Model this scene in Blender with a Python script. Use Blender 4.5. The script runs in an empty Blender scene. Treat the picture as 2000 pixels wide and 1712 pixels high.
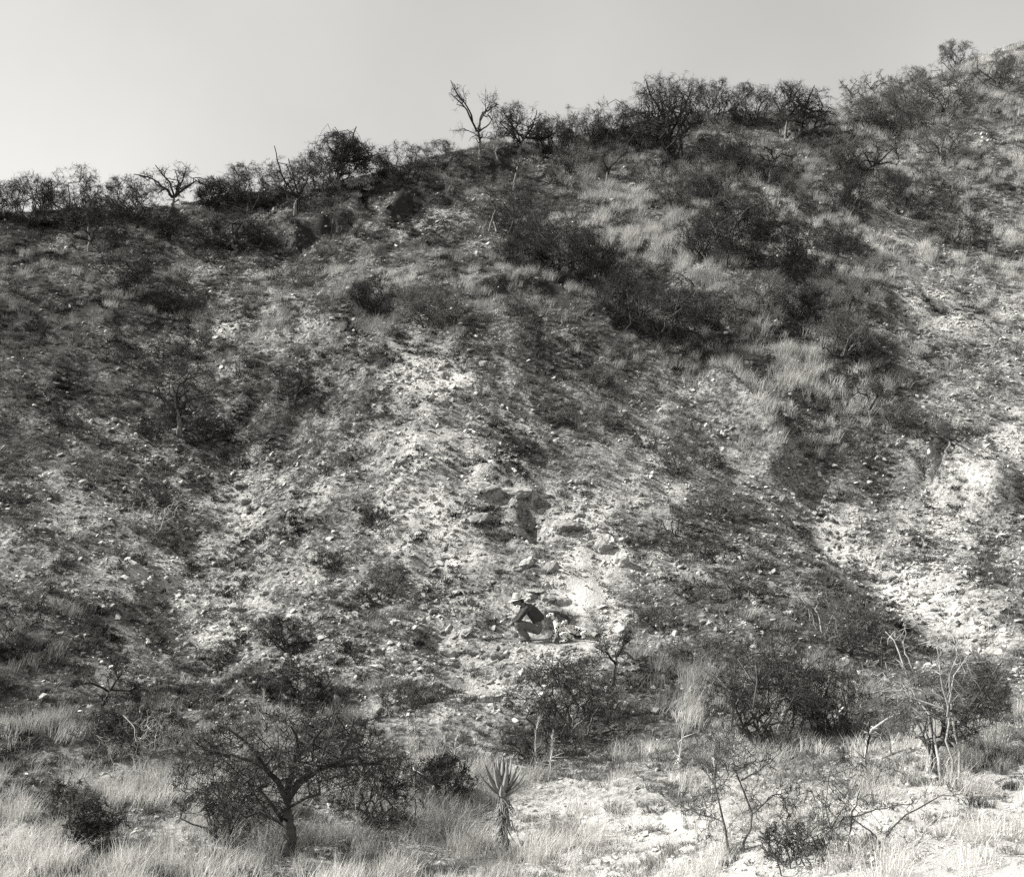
import bpy, bmesh, math, random
import numpy as np
from mathutils import Vector, Matrix, Euler, noise

# ------------------------------------------------------------------ camera, sky, sun, exposure
SC = bpy.context.scene
COL = SC.collection
F = 2640.0                      # focal length in photo pixels (2000 wide)
CAMZ = 6.0
PITCH = math.atan((1050 - 856) / F)
cam_d = bpy.data.cameras.new('camera')
cam = bpy.data.objects.new('camera', cam_d); COL.objects.link(cam)
cam.location = (0, 0, CAMZ)
cam.rotation_euler = (math.pi / 2 + PITCH, 0, 0)
cam_d.sensor_fit = 'HORIZONTAL'; cam_d.sensor_width = 36.0
cam_d.lens = 36.0 * F / 2000.0
cam_d.clip_start = 0.1; cam_d.clip_end = 3000
SC.camera = cam

SUN = Vector((-0.765, -0.03, 0.645)).normalized()
SUN_EL = math.asin(SUN.z)
SUN_ROT = math.atan2(SUN.x, SUN.y)
sd = bpy.data.lights.new('sun', 'SUN'); sd.energy = 5.0; sd.angle = math.radians(0.5)
sd.color = (1.0, 0.985, 0.955)
so = bpy.data.objects.new('sun', sd); COL.objects.link(so)
so.rotation_euler = SUN.to_track_quat('Z', 'Y').to_euler(); so.location = (-60, 0, 60)

W = bpy.data.worlds.new('World'); SC.world = W; W.use_nodes = True
nt = W.node_tree; nt.nodes.clear()
out = nt.nodes.new('ShaderNodeOutputWorld'); bg = nt.nodes.new('ShaderNodeBackground')
sky = nt.nodes.new('ShaderNodeTexSky'); sky.sky_type = 'NISHITA'; sky.sun_disc = False
sky.sun_elevation = SUN_EL; sky.sun_rotation = SUN_ROT; sky.dust_density = 1.2; sky.air_density = 1.6; sky.ozone_density = 1.0
# black-and-white film: weights of red, green, blue
bws = nt.nodes.new('ShaderNodeVectorMath'); bws.operation = 'DOT_PRODUCT'; bws.inputs[1].default_value = (0.2, 0.25, 0.55)
tc = nt.nodes.new('ShaderNodeTexCoord')
cn = nt.nodes.new('ShaderNodeTexNoise'); cn.inputs['Scale'].default_value = 3.0; cn.inputs['Detail'].default_value = 5
cmap = nt.nodes.new('ShaderNodeMapRange'); cmap.inputs[1].default_value = 0.3; cmap.inputs[2].default_value = 0.75
cmap.inputs[3].default_value = 0.90; cmap.inputs[4].default_value = 1.13
mul = nt.nodes.new('ShaderNodeMath'); mul.operation = 'MULTIPLY'
tint = nt.nodes.new('ShaderNodeMix'); tint.data_type = 'RGBA'; tint.blend_type = 'MULTIPLY'
tint.inputs[0].default_value = 1.0; tint.inputs[7].default_value = (1.0, 0.985, 0.955, 1)
L = nt.links.new
L(sky.outputs[0], bws.inputs[0]); L(tc.outputs['Generated'], cn.inputs['Vector']); L(cn.outputs[0], cmap.inputs[0])
L(bws.outputs['Value'], mul.inputs[0]); L(cmap.outputs[0], mul.inputs[1]); L(mul.outputs[0], tint.inputs[6])
L(tint.outputs[2], bg.inputs[0]); L(bg.outputs[0], out.inputs[0])
bg.inputs[1].default_value = 0.098
SC.view_settings.view_transform = 'Standard'; SC.view_settings.look = 'None'
SC.view_settings.gamma = 1.0; SC.view_settings.use_curve_mapping = False
SC.view_settings.exposure = 0.82
SC.cycles.max_bounces = 5; SC.cycles.diffuse_bounces = 2; SC.cycles.transparent_max_bounces = 4
SC.cycles.glossy_bounces = 1; SC.cycles.use_denoising = False     # the grain stays, as on film

# ------------------------------------------------------------------ helpers
rng = np.random.default_rng(7)

def grey(v): return (v, v * 0.985, v * 0.945, 1.0)

def pix_ray(px, py):
    u = (px - 1000.0) / F; v = (856.0 - py) / F
    c, s = math.cos(PITCH), math.sin(PITCH)
    return u, c - s * v, s + c * v

def pix_at(px, py, d):
    x, y, z = pix_ray(px, py); t = d / y
    return x * t, d, CAMZ + z * t

def project(x, y, z):
    c, s = math.cos(PITCH), math.sin(PITCH)
    zz = z - CAMZ
    fwd = np.maximum(y * c + zz * s, 0.5); up = -y * s + zz * c
    return 1000.0 + F * x / fwd, 856.0 - F * up / fwd

def mat(name, rough=0.9):
    m = bpy.data.materials.new(name); m.use_nodes = True
    n = m.node_tree.nodes; b = n['Principled BSDF']
    b.inputs['Roughness'].default_value = rough
    b.inputs['Specular IOR Level'].default_value = 0.15
    return m, m.node_tree, b

def tag(o, label=None, cat=None, group=None, kind=None):
    if label: o['label'] = label
    if cat: o['category'] = cat
    if group: o['group'] = group
    if kind: o['kind'] = kind
    return o

def empty(name, loc, rz=0.0):
    o = bpy.data.objects.new(name, None); COL.objects.link(o)
    o.location = loc; o.rotation_euler = (0, 0, rz); o.empty_display_size = 0.1
    return o

def mesh_np(name, V, faces_list):
    """faces_list: list of integer arrays (n, k)"""
    me = bpy.data.meshes.new(name)
    V = np.asarray(V, np.float32)
    me.vertices.add(len(V)); me.vertices.foreach_set('co', V.ravel())
    loops = np.concatenate([f.ravel() for f in faces_list]).astype(np.int32)
    tot = np.concatenate([np.full(len(f), f.shape[1]) for f in faces_list]).astype(np.int32)
    st = np.concatenate([[0], np.cumsum(tot)[:-1]]).astype(np.int32)
    me.loops.add(len(loops)); me.loops.foreach_set('vertex_index', loops)
    me.polygons.add(len(tot)); me.polygons.foreach_set('loop_start', st); me.polygons.foreach_set('loop_total', tot)
    me.update(calc_edges=True)
    return me

def link(name, me, m=None, parent=None, loc=None):
    o = bpy.data.objects.new(name, me); COL.objects.link(o)
    if m: me.materials.clear(); me.materials.append(m)
    if parent: o.parent = parent
    if loc is not None: o.location = loc
    return o

# value noise --------------------------------------------------------------
_T = np.random.default_rng(11).random((256, 256)).astype(np.float32)
def vnoise(x, y):
    xi = np.floor(x).astype(np.int64); yi = np.floor(y).astype(np.int64)
    fx = x - xi; fy = y - yi
    fx = fx * fx * (3 - 2 * fx); fy = fy * fy * (3 - 2 * fy)
    a = _T[xi & 255, yi & 255]; b = _T[(xi + 1) & 255, yi & 255]
    c = _T[xi & 255, (yi + 1) & 255]; d = _T[(xi + 1) & 255, (yi + 1) & 255]
    return (a * (1 - fx) + b * fx) * (1 - fy) + (c * (1 - fx) + d * fx) * fy
def fbm(x, y, o=4):
    r = 0; a = 0.5; n = 0
    for i in range(o):
        r = r + a * vnoise(x * 2 ** i + 17.3 * i, y * 2 ** i + 9.1 * i); n += a; a *= 0.5
    return r / n

# ------------------------------------------------------------------ the ground
COLS = {
 -250: [(1712,18.5),(1500,23),(1300,27.5),(1100,31.5),(900,35.5),(700,39.5),(560,44),(425,49)],
 100: [(1712,19),(1600,21),(1500,23.5),(1300,28),(1100,32),(900,36),(700,40),(550,44.5),(418,50)],
 450: [(1712,19),(1600,21),(1500,23.5),(1300,28.5),(1100,33),(900,37.5),(700,41.5),(550,45.5),(398,52)],
 700: [(1712,19.5),(1600,21.5),(1500,23.5),(1300,28.3),(1100,32),(950,34.8),(800,37.5),(650,40.3),(600,42),(480,46.5),(352,53)],
 1000: [(1712,19.5),(1650,20.5),(1500,23.5),(1400,26),(1300,28.5),(1250,29.7),(1100,32),(950,34.5),(800,37),(650,39.5),(592,41),(560,43.5),(450,47),(350,51),(296,54)],
 1250: [(1712,18.5),(1500,22.5),(1400,25.5),(1250,29.3),(1100,32.2),(900,36),(750,38.7),(650,40.7),(620,43),(500,46.5),(350,52),(245,57)],
 1550: [(1712,17),(1550,20),(1420,24),(1250,29),(1100,33),(980,36),(760,39.5),(620,43),(450,48),(300,54),(225,58)],
 1750: [(1712,16),(1550,19),(1450,22),(1300,27.9),(1150,32),(1000,35.6),(850,38.8),(700,42),(500,47.5),(350,53),(185,62)],
 1950: [(1712,15),(1500,19),(1400,23),(1270,28),(1100,32.5),(900,37.5),(700,42),(500,48),(300,54),(95,64)],
 2250: [(1712,14.5),(1500,18.5),(1270,27),(1100,32),(900,37),(700,42),(500,48),(300,54),(20,65)],
}
cp = []
for px, rows in COLS.items():
    for py, d in rows: cp.append(pix_at(px, py, d))
    x, y, z = pix_at(px, rows[-1][0], rows[-1][1])
    cp.append((x * 1.1, y + 7, z + 0.9)); cp.append((x * 1.3, y + 25, z + 2.0)); cp.append((x * 1.6, y + 60, z + 2.0))
for x in (-22, -10, 0, 10, 22):
    cp.append((x, -12, 5.2)); cp.append((x, 0, 4.35)); cp.append((x, 5, 3.4)); cp.append((x, 10, 1.9))
cp = np.array(cp)
def tps(r2): return 0.5 * r2 * np.log(r2 + 1e-9)
CPn = cp[:, :2] / 10.0
n = len(cp)
A = np.zeros((n + 3, n + 3))
A[:n, :n] = tps(((CPn[:, None] - CPn[None]) ** 2).sum(-1)) + np.eye(n) * 0.004
A[:n, n] = 1; A[:n, n + 1:] = CPn; A[n, :n] = 1; A[n + 1:, :n] = CPn.T
wts = np.linalg.solve(A, np.concatenate([cp[:, 2], [0, 0, 0]]))
def base_h(x, y):
    xn = x / 10; yn = y / 10
    z = wts[n] + wts[n + 1] * xn + wts[n + 2] * yn
    for i in range(n):
        z = z + wts[i] * tps((xn - CPn[i, 0]) ** 2 + (yn - CPn[i, 1]) ** 2)
    return z

def axis(lo, hi, step, ext):
    a = list(np.arange(lo, hi + 1e-6, step)); s = step
    v = a[-1]
    while v < ext[1]: s *= 1.25; v += s; a.append(v)
    s = step; v = a[0]; pre = []
    while v > ext[0]: s *= 1.25; v -= s; pre.append(v)
    return np.array(pre[::-1] + a)
XS = axis(-25.0, 28.0, 0.125, (-420, 420))
YS = axis(14.0, 64.0, 0.125, (-80, 900))
GX, GY = np.meshgrid(XS, YS, indexing='xy')
def clampc(x, y): return np.clip(x, -45, 45), np.clip(y, -14, 110)
cx_, cy_ = clampc(GX, GY)
# evaluate the smooth surface on a coarse grid, then interpolate
cxs = np.linspace(-45, 45, 181); cys = np.linspace(-14, 110, 249)
CXX, CYY = np.meshgrid(cxs, cys, indexing='xy')
CZ = base_h(CXX, CYY)
def bil(gx, gy, Z, x, y):
    i = np.clip(np.searchsorted(gx, x) - 1, 0, len(gx) - 2); j = np.clip(np.searchsorted(gy, y) - 1, 0, len(gy) - 2)
    fx = np.clip((x - gx[i]) / (gx[i + 1] - gx[i]), 0, 1); fy = np.clip((y - gy[j]) / (gy[j + 1] - gy[j]), 0, 1)
    return (Z[j, i] * (1 - fx) + Z[j, i + 1] * fx) * (1 - fy) + (Z[j + 1, i] * (1 - fx) + Z[j + 1, i + 1] * fx) * fy
GZ = bil(cxs, cys, CZ, cx_, cy_)

def hit(px, py, gx, gy, Z):
    for k in range(40):
        x, y, z = pix_ray(px, py + k * 3)
        d = np.arange(11, 80, 0.05)
        t = d / y
        below = (CAMZ + z * t) < bil(gx, gy, Z, x * t, d)
        if below.any():
            i = int(np.argmax(below)); return x * t[i], d[i]
    return x * 50 / y, 50.0
def poly(pts): return np.array([hit(px, py, cxs, cys, CZ) for px, py in pts])
def pdist(P, x, y):
    best = np.full(x.shape, 1e9); sg = np.ones(x.shape); along = np.zeros(x.shape)
    seg = np.linalg.norm(np.diff(P, axis=0), axis=1); tot = seg.sum(); acc = 0
    for i in range(len(P) - 1):
        a, b = P[i], P[i + 1]; d = b - a; l2 = (d ** 2).sum() + 1e-9
        t = np.clip(((x - a[0]) * d[0] + (y - a[1]) * d[1]) / l2, 0, 1)
        qx = x - a[0] - t * d[0]; qy = y - a[1] - t * d[1]
        dd = np.hypot(qx, qy); m = dd < best
        best = np.where(m, dd, best); sg = np.where(m, np.sign(d[0] * qy - d[1] * qx), sg)
        along = np.where(m, (acc + t * seg[i]) / tot, along); acc += seg[i]
    return best, sg, along
BANKS = [
 ([(640,612),(760,602),(900,578),(1000,566),(1100,590),(1230,642),(1400,655),(1600,630)], 0.6, 0.28, 2.2),
 ([(560,492),(640,464),(715,450)], 1.25, 0.20, 2.2),
 ([(745,432),(800,412),(850,420)], 0.9, 0.25, 1.5),
 ([(390,422),(470,410),(560,404)], 0.6, 0.25, 2.0),
 ([(540,452),(640,418),(760,396),(860,372)], 0.5, 0.30, 1.6),
 ([(880,348),(950,334),(1010,326)], 0.8, 0.25, 1.6),
 ([(560,520),(700,490),(900,470),(960,478)], 0.35, 0.25, 1.6),
 ([(1540,275),(1600,278),(1650,285)], 0.6, 0.25, 1.0),
 ([(920,962),(980,955),(1060,972)], 0.55, 0.18, 0.9),
 ([(1050,1236),(1110,1226),(1180,1222)], 0.75, 0.5, 0.9),
 ([(960,1168),(1020,1160),(1085,1155)], 0.25, 0.12, 0.5),
 ([(1850,880),(1900,948),(1990,1000)], 1.4, 0.3, 1.4),
 ([(140,640),(300,625),(420,620)], 0.3, 0.25, 1.5),
 ([(100,300),(420,455),(520,470)], 0.3, 0.3, 1.5),
 ([(1300,350),(1450,360),(1560,372)], 0.45, 0.3, 1.6),
 ([(1580,400),(1680,420),(1740,415)], 0.5, 0.3, 1.6),
 ([(1710,640),(1760,600),(1830,600)], 0.4, 0.3, 1.2),
]
GULLIES = [
 ([(1040,970),(1046,1060)], 0.55, 0.30), ([(1540,985),(1640,1055),(1740,1135),(1800,1195),(1920,1280)], 0.55, 0.8),
 ([(430,880),(440,1000),(380,1150),(330,1320)], 0.5, 1.5), ([(690,860),(735,960),(700,1080)], 0.4, 0.5),
 ([(830,1230),(900,1290),(880,1330)], 0.3, 0.5), ([(1440,765),(1530,840),(1575,930),(1570,985)], 0.45, 0.6),
 ([(1372,758),(1440,800),(1500,870),(1548,965)], -0.95, 0.5), ([(800,700),(760,850),(800,1000)], -0.25, 1.5),
 ([(960,1290),(1060,1270),(1180,1262)], -0.22, 0.7),
]
_pf = poly([(985, 1256), (1150, 1254)])
near = (GY > 12) & (GY < 66) & (np.abs(GX) < 32)
nx, ny = GX[near], GY[near]
dz = (fbm(nx / 3.5, ny / 3.5, 3) - 0.5) * 0.9 + (fbm(nx / 0.9 + 40, ny / 0.9, 3) - 0.5) * 0.34 + (fbm(nx / 0.33, ny / 0.33 + 80, 2) - 0.5) * 0.12
scarp = np.zeros(nx.shape)
for pts, h, w, dec in BANKS:
    P = poly(pts); d, s, al = pdist(P, nx, ny)
    h = h * .62; w = w + .12
    s_d = d * s + (fbm(nx / 1.5 + 5, ny / 1.5, 2) - 0.5) * 1.5 + (fbm(nx / 0.4 + 5, ny / 0.4, 2) - 0.5) * 0.5
    endt = np.clip(np.minimum(al, 1 - al) / 0.12, 0, 1)
    up = np.exp(-np.maximum(s_d, 0) / dec) * np.clip((s_d + w) / w, 0, 1)
    dip = -0.30 * np.exp(-((s_d + w + 0.25) / 0.35) ** 2)
    dz += h * endt * (up + dip) * np.clip(fbm(nx / 1.8 + 31, ny / 1.8, 3) * 2.4 - .35, .1, 1.3)
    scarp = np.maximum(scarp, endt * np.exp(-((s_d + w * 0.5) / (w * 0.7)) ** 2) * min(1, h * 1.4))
for pts, h, w in GULLIES:
    P = poly(pts); d, s, al = pdist(P, nx, ny)
    endt = np.clip(np.minimum(al, 1 - al) / 0.15 + 0.15, 0, 1)
    dz -= h * endt * np.exp(-(d / w) ** 2)
pdd, _, _ = pdist(_pf, nx, ny); pw = np.exp(-(pdd / 0.75) ** 4)
yc = _pf[:, 1].mean() + .1; zc = float(bil(cxs, cys, CZ, np.array([_pf[:, 0].mean()]), np.array([yc]))[0])
GZ[near] = (GZ[near] + dz) * (1 - pw) + pw * (zc + 0.16 * (ny - yc) + 0.15 * dz)
GZ[near] += scarp * ((fbm(nx / .5 + 70, ny / .9, 3) - .5) * .5 + (fbm(nx / .2 + 70, ny / .3, 2) - .5) * .22)
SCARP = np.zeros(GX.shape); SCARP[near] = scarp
far = GY > 120
GZ[far] += (fbm(GX[far] / 60, GY[far] / 60, 3) - 0.5) * 6 * np.clip((GY[far] - 120) / 100, 0, 1)
def ground(x, y): return bil(XS, YS, GZ, np.asarray(x, float), np.asarray(y, float))
def at(px, py):
    x, y = hit(px, py, XS, YS, GZ); return Vector((float(x), float(y), float(ground(x, y))))
def ppm(p): return F / p.y

# maps of ground cover with some painted light, one digit per 100 photo pixels --------------
def grid(s):
    return np.array([[int(c) for c in r] for r in s.split()], float)
PALE = grid('''22222222222222222233 22222222222222222244 22222222222222333344 22222222333333333444 22222233443333344655
 22233333333333333566 22334444443333333466 22233334754333333456 33333344754443443448 54555554665555444566 56555555666655445665
 55665556666754444676 33555555566754434566 33444444566543333455 33333445554433334566 55655544555555666777 77776666666677788888''')
TALL = grid('''44444444444444445555 44444444444444445555 44444444444444445555 33333333444666655566 33333332223677555465
 34443345446677656444 33344455432345776432 33332222112335787532 22222221112344564332 11111111111222331122 11111113111111111111
 43211114111111111111 53211112111134533211 44433333211246664322 66544443223344555554 66677776666555666777 88888889888655567777''')
TONE = grid('''22222222222334455567 22222222222334455567 22222222233444455567 22222222334556656666 22222233445667766667
 22233333344455555666 22333333344444555566 22233333444444566566 33333334444444555666 33333334444444444555 34333334444444444455
 44444444445544444455 44444444455544444455 44444444455555555567 55555555556666666677 66666666677777788889 77777777888888899999''')  # grass tone also carries exposure: dark upper left, bleached foreground
def look(G, px, py):
    return bil(np.arange(20) * 100.0 + 50, np.arange(17) * 100.0 + 50, G, np.clip(px, 50, 1950), np.clip(py, 50, 1650))
PATCHES = [(870,735,60,30,.3),(820,740,60,45,.2),(1425,800,22,30,-.16),(1468,850,22,34,-.18),(1512,908,24,36,-.16),(1125,1160,45,50,.55),(1175,1205,60,25,.55),(1100,1110,35,25,.4),(430,645,40,25,.35),(1905,905,38,40,.45),(1440,860,50,50,-.06),  # spur's right face darkened here, shade painted into the soil colour
 (850,880,110,50,.25),(790,960,50,60,.2),(840,1060,80,70,.2),(1650,1060,70,40,.3),(1760,1140,70,50,.35),(1860,1230,70,60,.15),(1600,1000,60,25,.25),
 (460,960,60,60,.2),(300,1150,120,90,.1),(1790,600,70,50,.25),(1850,1000,80,60,.15),(870,1390,110,70,.2),(850,420,30,18,.3),(1740,450,50,30,.2),
 (1100,1270,100,25,.3),(1430,900,70,30,.2),(1200,1080,40,30,.3),(1120,1020,60,40,.25),(1000,960,80,20,.25),(420,1200,70,50,.1),
 (1100,1212,46,34,-.8),(1010,1190,55,45,.3),(1150,1150,40,45,.25),(260,590,200,60,-.12),(350,880,200,40,-.04),(420,520,350,160,.12),(150,1220,100,100,-.1)]  # dogs' ground darkened for crevice shade; upper left paled to look lit
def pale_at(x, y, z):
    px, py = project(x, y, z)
    v = look(PALE, px, py) / 9.0 * 0.62 + 0.185 + 0.10 * np.exp(-((px - 1400) / 300) ** 2 - ((py - 950) / 260) ** 2) + 0.42 * np.clip((py - 1420) / 200, 0, 1) * np.clip((px - 700) / 500, .15, 1)  # lower right bleached in the ground colour, standing in for overexposure
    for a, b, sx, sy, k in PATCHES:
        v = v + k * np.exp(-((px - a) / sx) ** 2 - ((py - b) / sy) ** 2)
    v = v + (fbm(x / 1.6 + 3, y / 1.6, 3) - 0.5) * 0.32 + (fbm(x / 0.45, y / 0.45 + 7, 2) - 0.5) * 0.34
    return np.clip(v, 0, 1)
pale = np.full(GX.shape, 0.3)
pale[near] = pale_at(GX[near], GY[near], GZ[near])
pale = np.clip(pale - 0.35 * SCARP * (GY > 37), 0, 1)  # upper bank faces darkened in colour to deepen their undercut shade

nyv, nxv = GX.shape
idx = np.arange(nxv * nyv).reshape(nyv, nxv)
quads = np.stack([idx[:-1, :-1], idx[:-1, 1:], idx[1:, 1:], idx[1:, :-1]], -1).reshape(-1, 4)
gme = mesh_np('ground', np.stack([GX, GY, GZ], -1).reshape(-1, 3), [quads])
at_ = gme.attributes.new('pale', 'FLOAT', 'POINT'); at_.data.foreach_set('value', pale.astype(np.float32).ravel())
gme.polygons.foreach_set('use_smooth', np.ones(len(gme.polygons), bool))
m, t, b = mat('stony_soil', 1.0)
N = t.nodes
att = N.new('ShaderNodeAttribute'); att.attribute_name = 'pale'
tcg = N.new('ShaderNodeTexCoord')
vor = N.new('ShaderNodeTexVoronoi'); vor.inputs['Scale'].default_value = 11.0; vor.inputs['Randomness'].default_value = 1
vor2 = N.new('ShaderNodeTexVoronoi'); vor2.inputs['Scale'].default_value = 27.0
noi = N.new('ShaderNodeTexNoise'); noi.inputs['Scale'].default_value = 5.0; noi.inputs['Detail'].default_value = 8; noi.inputs['Roughness'].default_value = .7
wob = N.new('ShaderNodeTexNoise'); wob.inputs['Scale'].default_value = 9.0; wob.inputs['Detail'].default_value = 3
wmx = N.new('ShaderNodeMix'); wmx.data_type = 'VECTOR'; wmx.inputs[0].default_value = 0.07
t.links.new(tcg.outputs['Object'], wob.inputs['Vector']); t.links.new(tcg.outputs['Object'], wmx.inputs[4]); t.links.new(wob.outputs['Color'], wmx.inputs[5])
for v in (vor, vor2): t.links.new(wmx.outputs[1], v.inputs['Vector'])
t.links.new(tcg.outputs['Object'], noi.inputs['Vector'])
def math_node(op, a, bb):
    q = N.new('ShaderNodeMath'); q.operation = op
    for i, s in enumerate((a, bb)):
        if isinstance(s, (int, float)): q.inputs[i].default_value = s
        else: t.links.new(s, q.inputs[i])
    return q.outputs[0]
sepc = N.new('ShaderNodeSeparateColor'); t.links.new(vor.outputs['Color'], sepc.inputs[0])
sepc2 = N.new('ShaderNodeSeparateColor'); t.links.new(vor2.outputs['Color'], sepc2.inputs[0])
mix1 = math_node('ADD', math_node('MULTIPLY', sepc.outputs[0], 0.35), math_node('MULTIPLY', sepc2.outputs[0], 0.35))
mix2 = math_node('ADD', mix1, math_node('MULTIPLY', noi.outputs[0], 0.9))
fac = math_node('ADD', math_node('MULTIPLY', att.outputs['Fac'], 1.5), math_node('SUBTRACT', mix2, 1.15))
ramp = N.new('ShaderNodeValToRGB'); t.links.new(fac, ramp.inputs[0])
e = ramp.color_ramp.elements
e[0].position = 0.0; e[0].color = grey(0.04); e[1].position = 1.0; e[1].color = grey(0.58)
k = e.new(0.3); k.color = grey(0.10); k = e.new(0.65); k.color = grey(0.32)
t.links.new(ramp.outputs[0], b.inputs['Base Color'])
bump = N.new('ShaderNodeBump'); bump.inputs['Strength'].default_value = 1.0; bump.inputs['Distance'].default_value = 0.09
noi2 = N.new('ShaderNodeTexNoise'); noi2.inputs['Scale'].default_value = 19.0; noi2.inputs['Detail'].default_value = 6; noi2.inputs['Roughness'].default_value = .75
t.links.new(tcg.outputs['Object'], noi2.inputs['Vector'])
hgt = math_node('ADD', math_node('MULTIPLY', noi.outputs[0], 0.8), math_node('MULTIPLY', noi2.outputs[0], 0.7))
t.links.new(hgt, bump.inputs['Height']); t.links.new(bump.outputs[0], b.inputs['Normal'])
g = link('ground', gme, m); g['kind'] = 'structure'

# ------------------------------------------------------------------ loose cover: stones and grass (uncountable), by geometry nodes
def tone_mat(name, lo, hi, trans=0.0, attr=True):
    m, t, b = mat(name, 1.0)
    N = t.nodes
    a = N.new('ShaderNodeAttribute'); a.attribute_type = 'INSTANCER'; a.attribute_name = 'tone'
    r = N.new('ShaderNodeValToRGB'); t.links.new(a.outputs['Fac'], r.inputs[0])
    r.color_ramp.elements[0].color = grey(lo); r.color_ramp.elements[1].color = grey(hi)
    t.links.new(r.outputs[0], b.inputs['Base Color'])
    if trans:
        tr = N.new('ShaderNodeBsdfTranslucent'); mx = N.new('ShaderNodeMixShader'); mx.inputs[0].default_value = trans
        t.links.new(r.outputs[0], tr.inputs[0]); t.links.new(b.outputs[0], mx.inputs[1]); t.links.new(tr.outputs[0], mx.inputs[2])
        t.links.new(mx.outputs[0], N['Material Output'].inputs[0])
    return m

def tuft_mesh(name, seed, nb, h, spread, wid, lean, droop, mess=.7):
    r = np.random.default_rng(seed)
    az = r.random(nb) * 2 * np.pi; rad = np.sqrt(r.random(nb)) * spread
    ln = h * (0.55 + 0.45 * r.random(nb)); tilt = lean * (0.2 + r.random(nb))
    base = np.stack([np.cos(az) * rad, np.sin(az) * rad, np.full(nb, -0.03)], -1)
    az2 = az + r.normal(0, mess, nb)
    o = np.stack([np.cos(az2), np.sin(az2), 0 * az2], -1)
    up = np.array([0, 0, 1.0])
    p1 = base + (o * np.sin(tilt)[:, None] + up * np.cos(tilt)[:, None]) * (ln * 0.55)[:, None]
    t2 = tilt + droop * (0.3 + r.random(nb))
    p2 = p1 + (o * np.sin(t2)[:, None] + up * np.cos(t2)[:, None]) * (ln * 0.45)[:, None]
    fa = r.random(nb) * np.pi
    sd_ = np.stack([np.cos(fa), np.sin(fa), 0 * fa], -1) * wid * 0.5
    V = np.stack([base - sd_, base + sd_, p1 - sd_ * .8, p1 + sd_ * .8, p2], 1).reshape(-1, 3)
    i = np.arange(nb)[:, None] * 5
    return mesh_np(name, V, [i + np.array([[0, 1, 3, 2]]), i + np.array([[2, 3, 4]])])

def rock_mesh(name, seed, sub=0, flat=0.65):
    r = np.random.default_rng(seed)
    bm = bmesh.new()
    q = r.normal(size=(13 if not sub else 17, 3)); q = np.sign(q) * np.abs(q / np.linalg.norm(q, axis=1)[:, None]) ** .7 * (0.75 + .3 * r.random((len(q), 1)))
    sx = 0.8 + 0.45 * r.random()
    for c in q: bm.verts.new((c[0] * 1.1 * sx, c[1] / sx, c[2] * flat))
    h = bmesh.ops.convex_hull(bm, input=bm.verts)
    bmesh.ops.delete(bm, geom=[v for v in bm.verts if not v.link_faces], context='VERTS')
    if sub:
        bmesh.ops.triangulate(bm, faces=bm.faces)
        for _ in range(2):
            bmesh.ops.subdivide_edges(bm, edges=[e for e in bm.edges if e.calc_length() > .28], cuts=1)
            bmesh.ops.triangulate(bm, faces=bm.faces)
        bmesh.ops.smooth_vert(bm, verts=bm.verts, factor=.45, use_axis_x=True, use_axis_y=True, use_axis_z=True)
        o3 = Vector((seed * 3.1, 0, 0))
        for v in bm.verts:
            d = v.co.normalized()
            v.co += d * (.22 * noise.noise(v.co * 1.8 + o3) + .13 * noise.noise(v.co * 4.5 + o3)) + Vector(r.normal(size=3) * .018)
    bmesh.ops.recalc_face_normals(bm, faces=bm.faces)
    me = bpy.data.meshes.new(name); bm.to_mesh(me); bm.free()
    return me

def scatter(name, protos, pts, rot, scl, pick, tone, m, label):
    pc = bpy.data.collections.new(name + '_kinds')
    for q, me in enumerate(protos):
        me.materials.clear(); me.materials.append(m)
        o = bpy.data.objects.new(f'{name}_kind', me); pc.objects.link(o)
    me = bpy.data.meshes.new(name); me.vertices.add(len(pts)); me.vertices.foreach_set('co', pts.astype(np.float32).ravel())
    a = me.attributes.new('rot', 'FLOAT_VECTOR', 'POINT'); a.data.foreach_set('vector', rot.astype(np.float32).ravel())
    a = me.attributes.new('scl', 'FLOAT_VECTOR', 'POINT'); a.data.foreach_set('vector', scl.astype(np.float32).ravel())
    a = me.attributes.new('pick', 'INT', 'POINT'); a.data.foreach_set('value', pick.astype(np.int32))
    a = me.attributes.new('tone', 'FLOAT', 'POINT'); a.data.foreach_set('value', tone.astype(np.float32))
    o = link(name, me, m)
    ng = bpy.data.node_groups.new(name + '_scatter', 'GeometryNodeTree')
    ng.interface.new_socket('Geometry', in_out='INPUT', socket_type='NodeSocketGeometry')
    ng.interface.new_socket('Geometry', in_out='OUTPUT', socket_type='NodeSocketGeometry')
    gi = ng.nodes.new('NodeGroupInput'); go = ng.nodes.new('NodeGroupOutput')
    ci = ng.nodes.new('GeometryNodeCollectionInfo'); ci.inputs['Collection'].default_value = pc
    ci.inputs['Separate Children'].default_value = True; ci.inputs['Reset Children'].default_value = True
    ip = ng.nodes.new('GeometryNodeInstanceOnPoints'); ip.inputs['Pick Instance'].default_value = True
    def na(nm, ty):
        q = ng.nodes.new('GeometryNodeInputNamedAttribute'); q.data_type = ty; q.inputs['Name'].default_value = nm
        return next(s for s in q.outputs if s.enabled and s.name == 'Attribute')
    l = ng.links.new
    l(gi.outputs[0], ip.inputs['Points']); l(ci.outputs[0], ip.inputs['Instance'])
    l(na('pick', 'INT'), ip.inputs['Instance Index']); l(na('rot', 'FLOAT_VECTOR'), ip.inputs['Rotation'])
    l(na('scl', 'FLOAT_VECTOR'), ip.inputs['Scale']); l(ip.outputs[0], go.inputs[0])
    md = o.modifiers.new('scatter', 'NODES'); md.node_group = ng
    tag(o, label, name.replace('_', ' '), kind='stuff')
    return o

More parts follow.
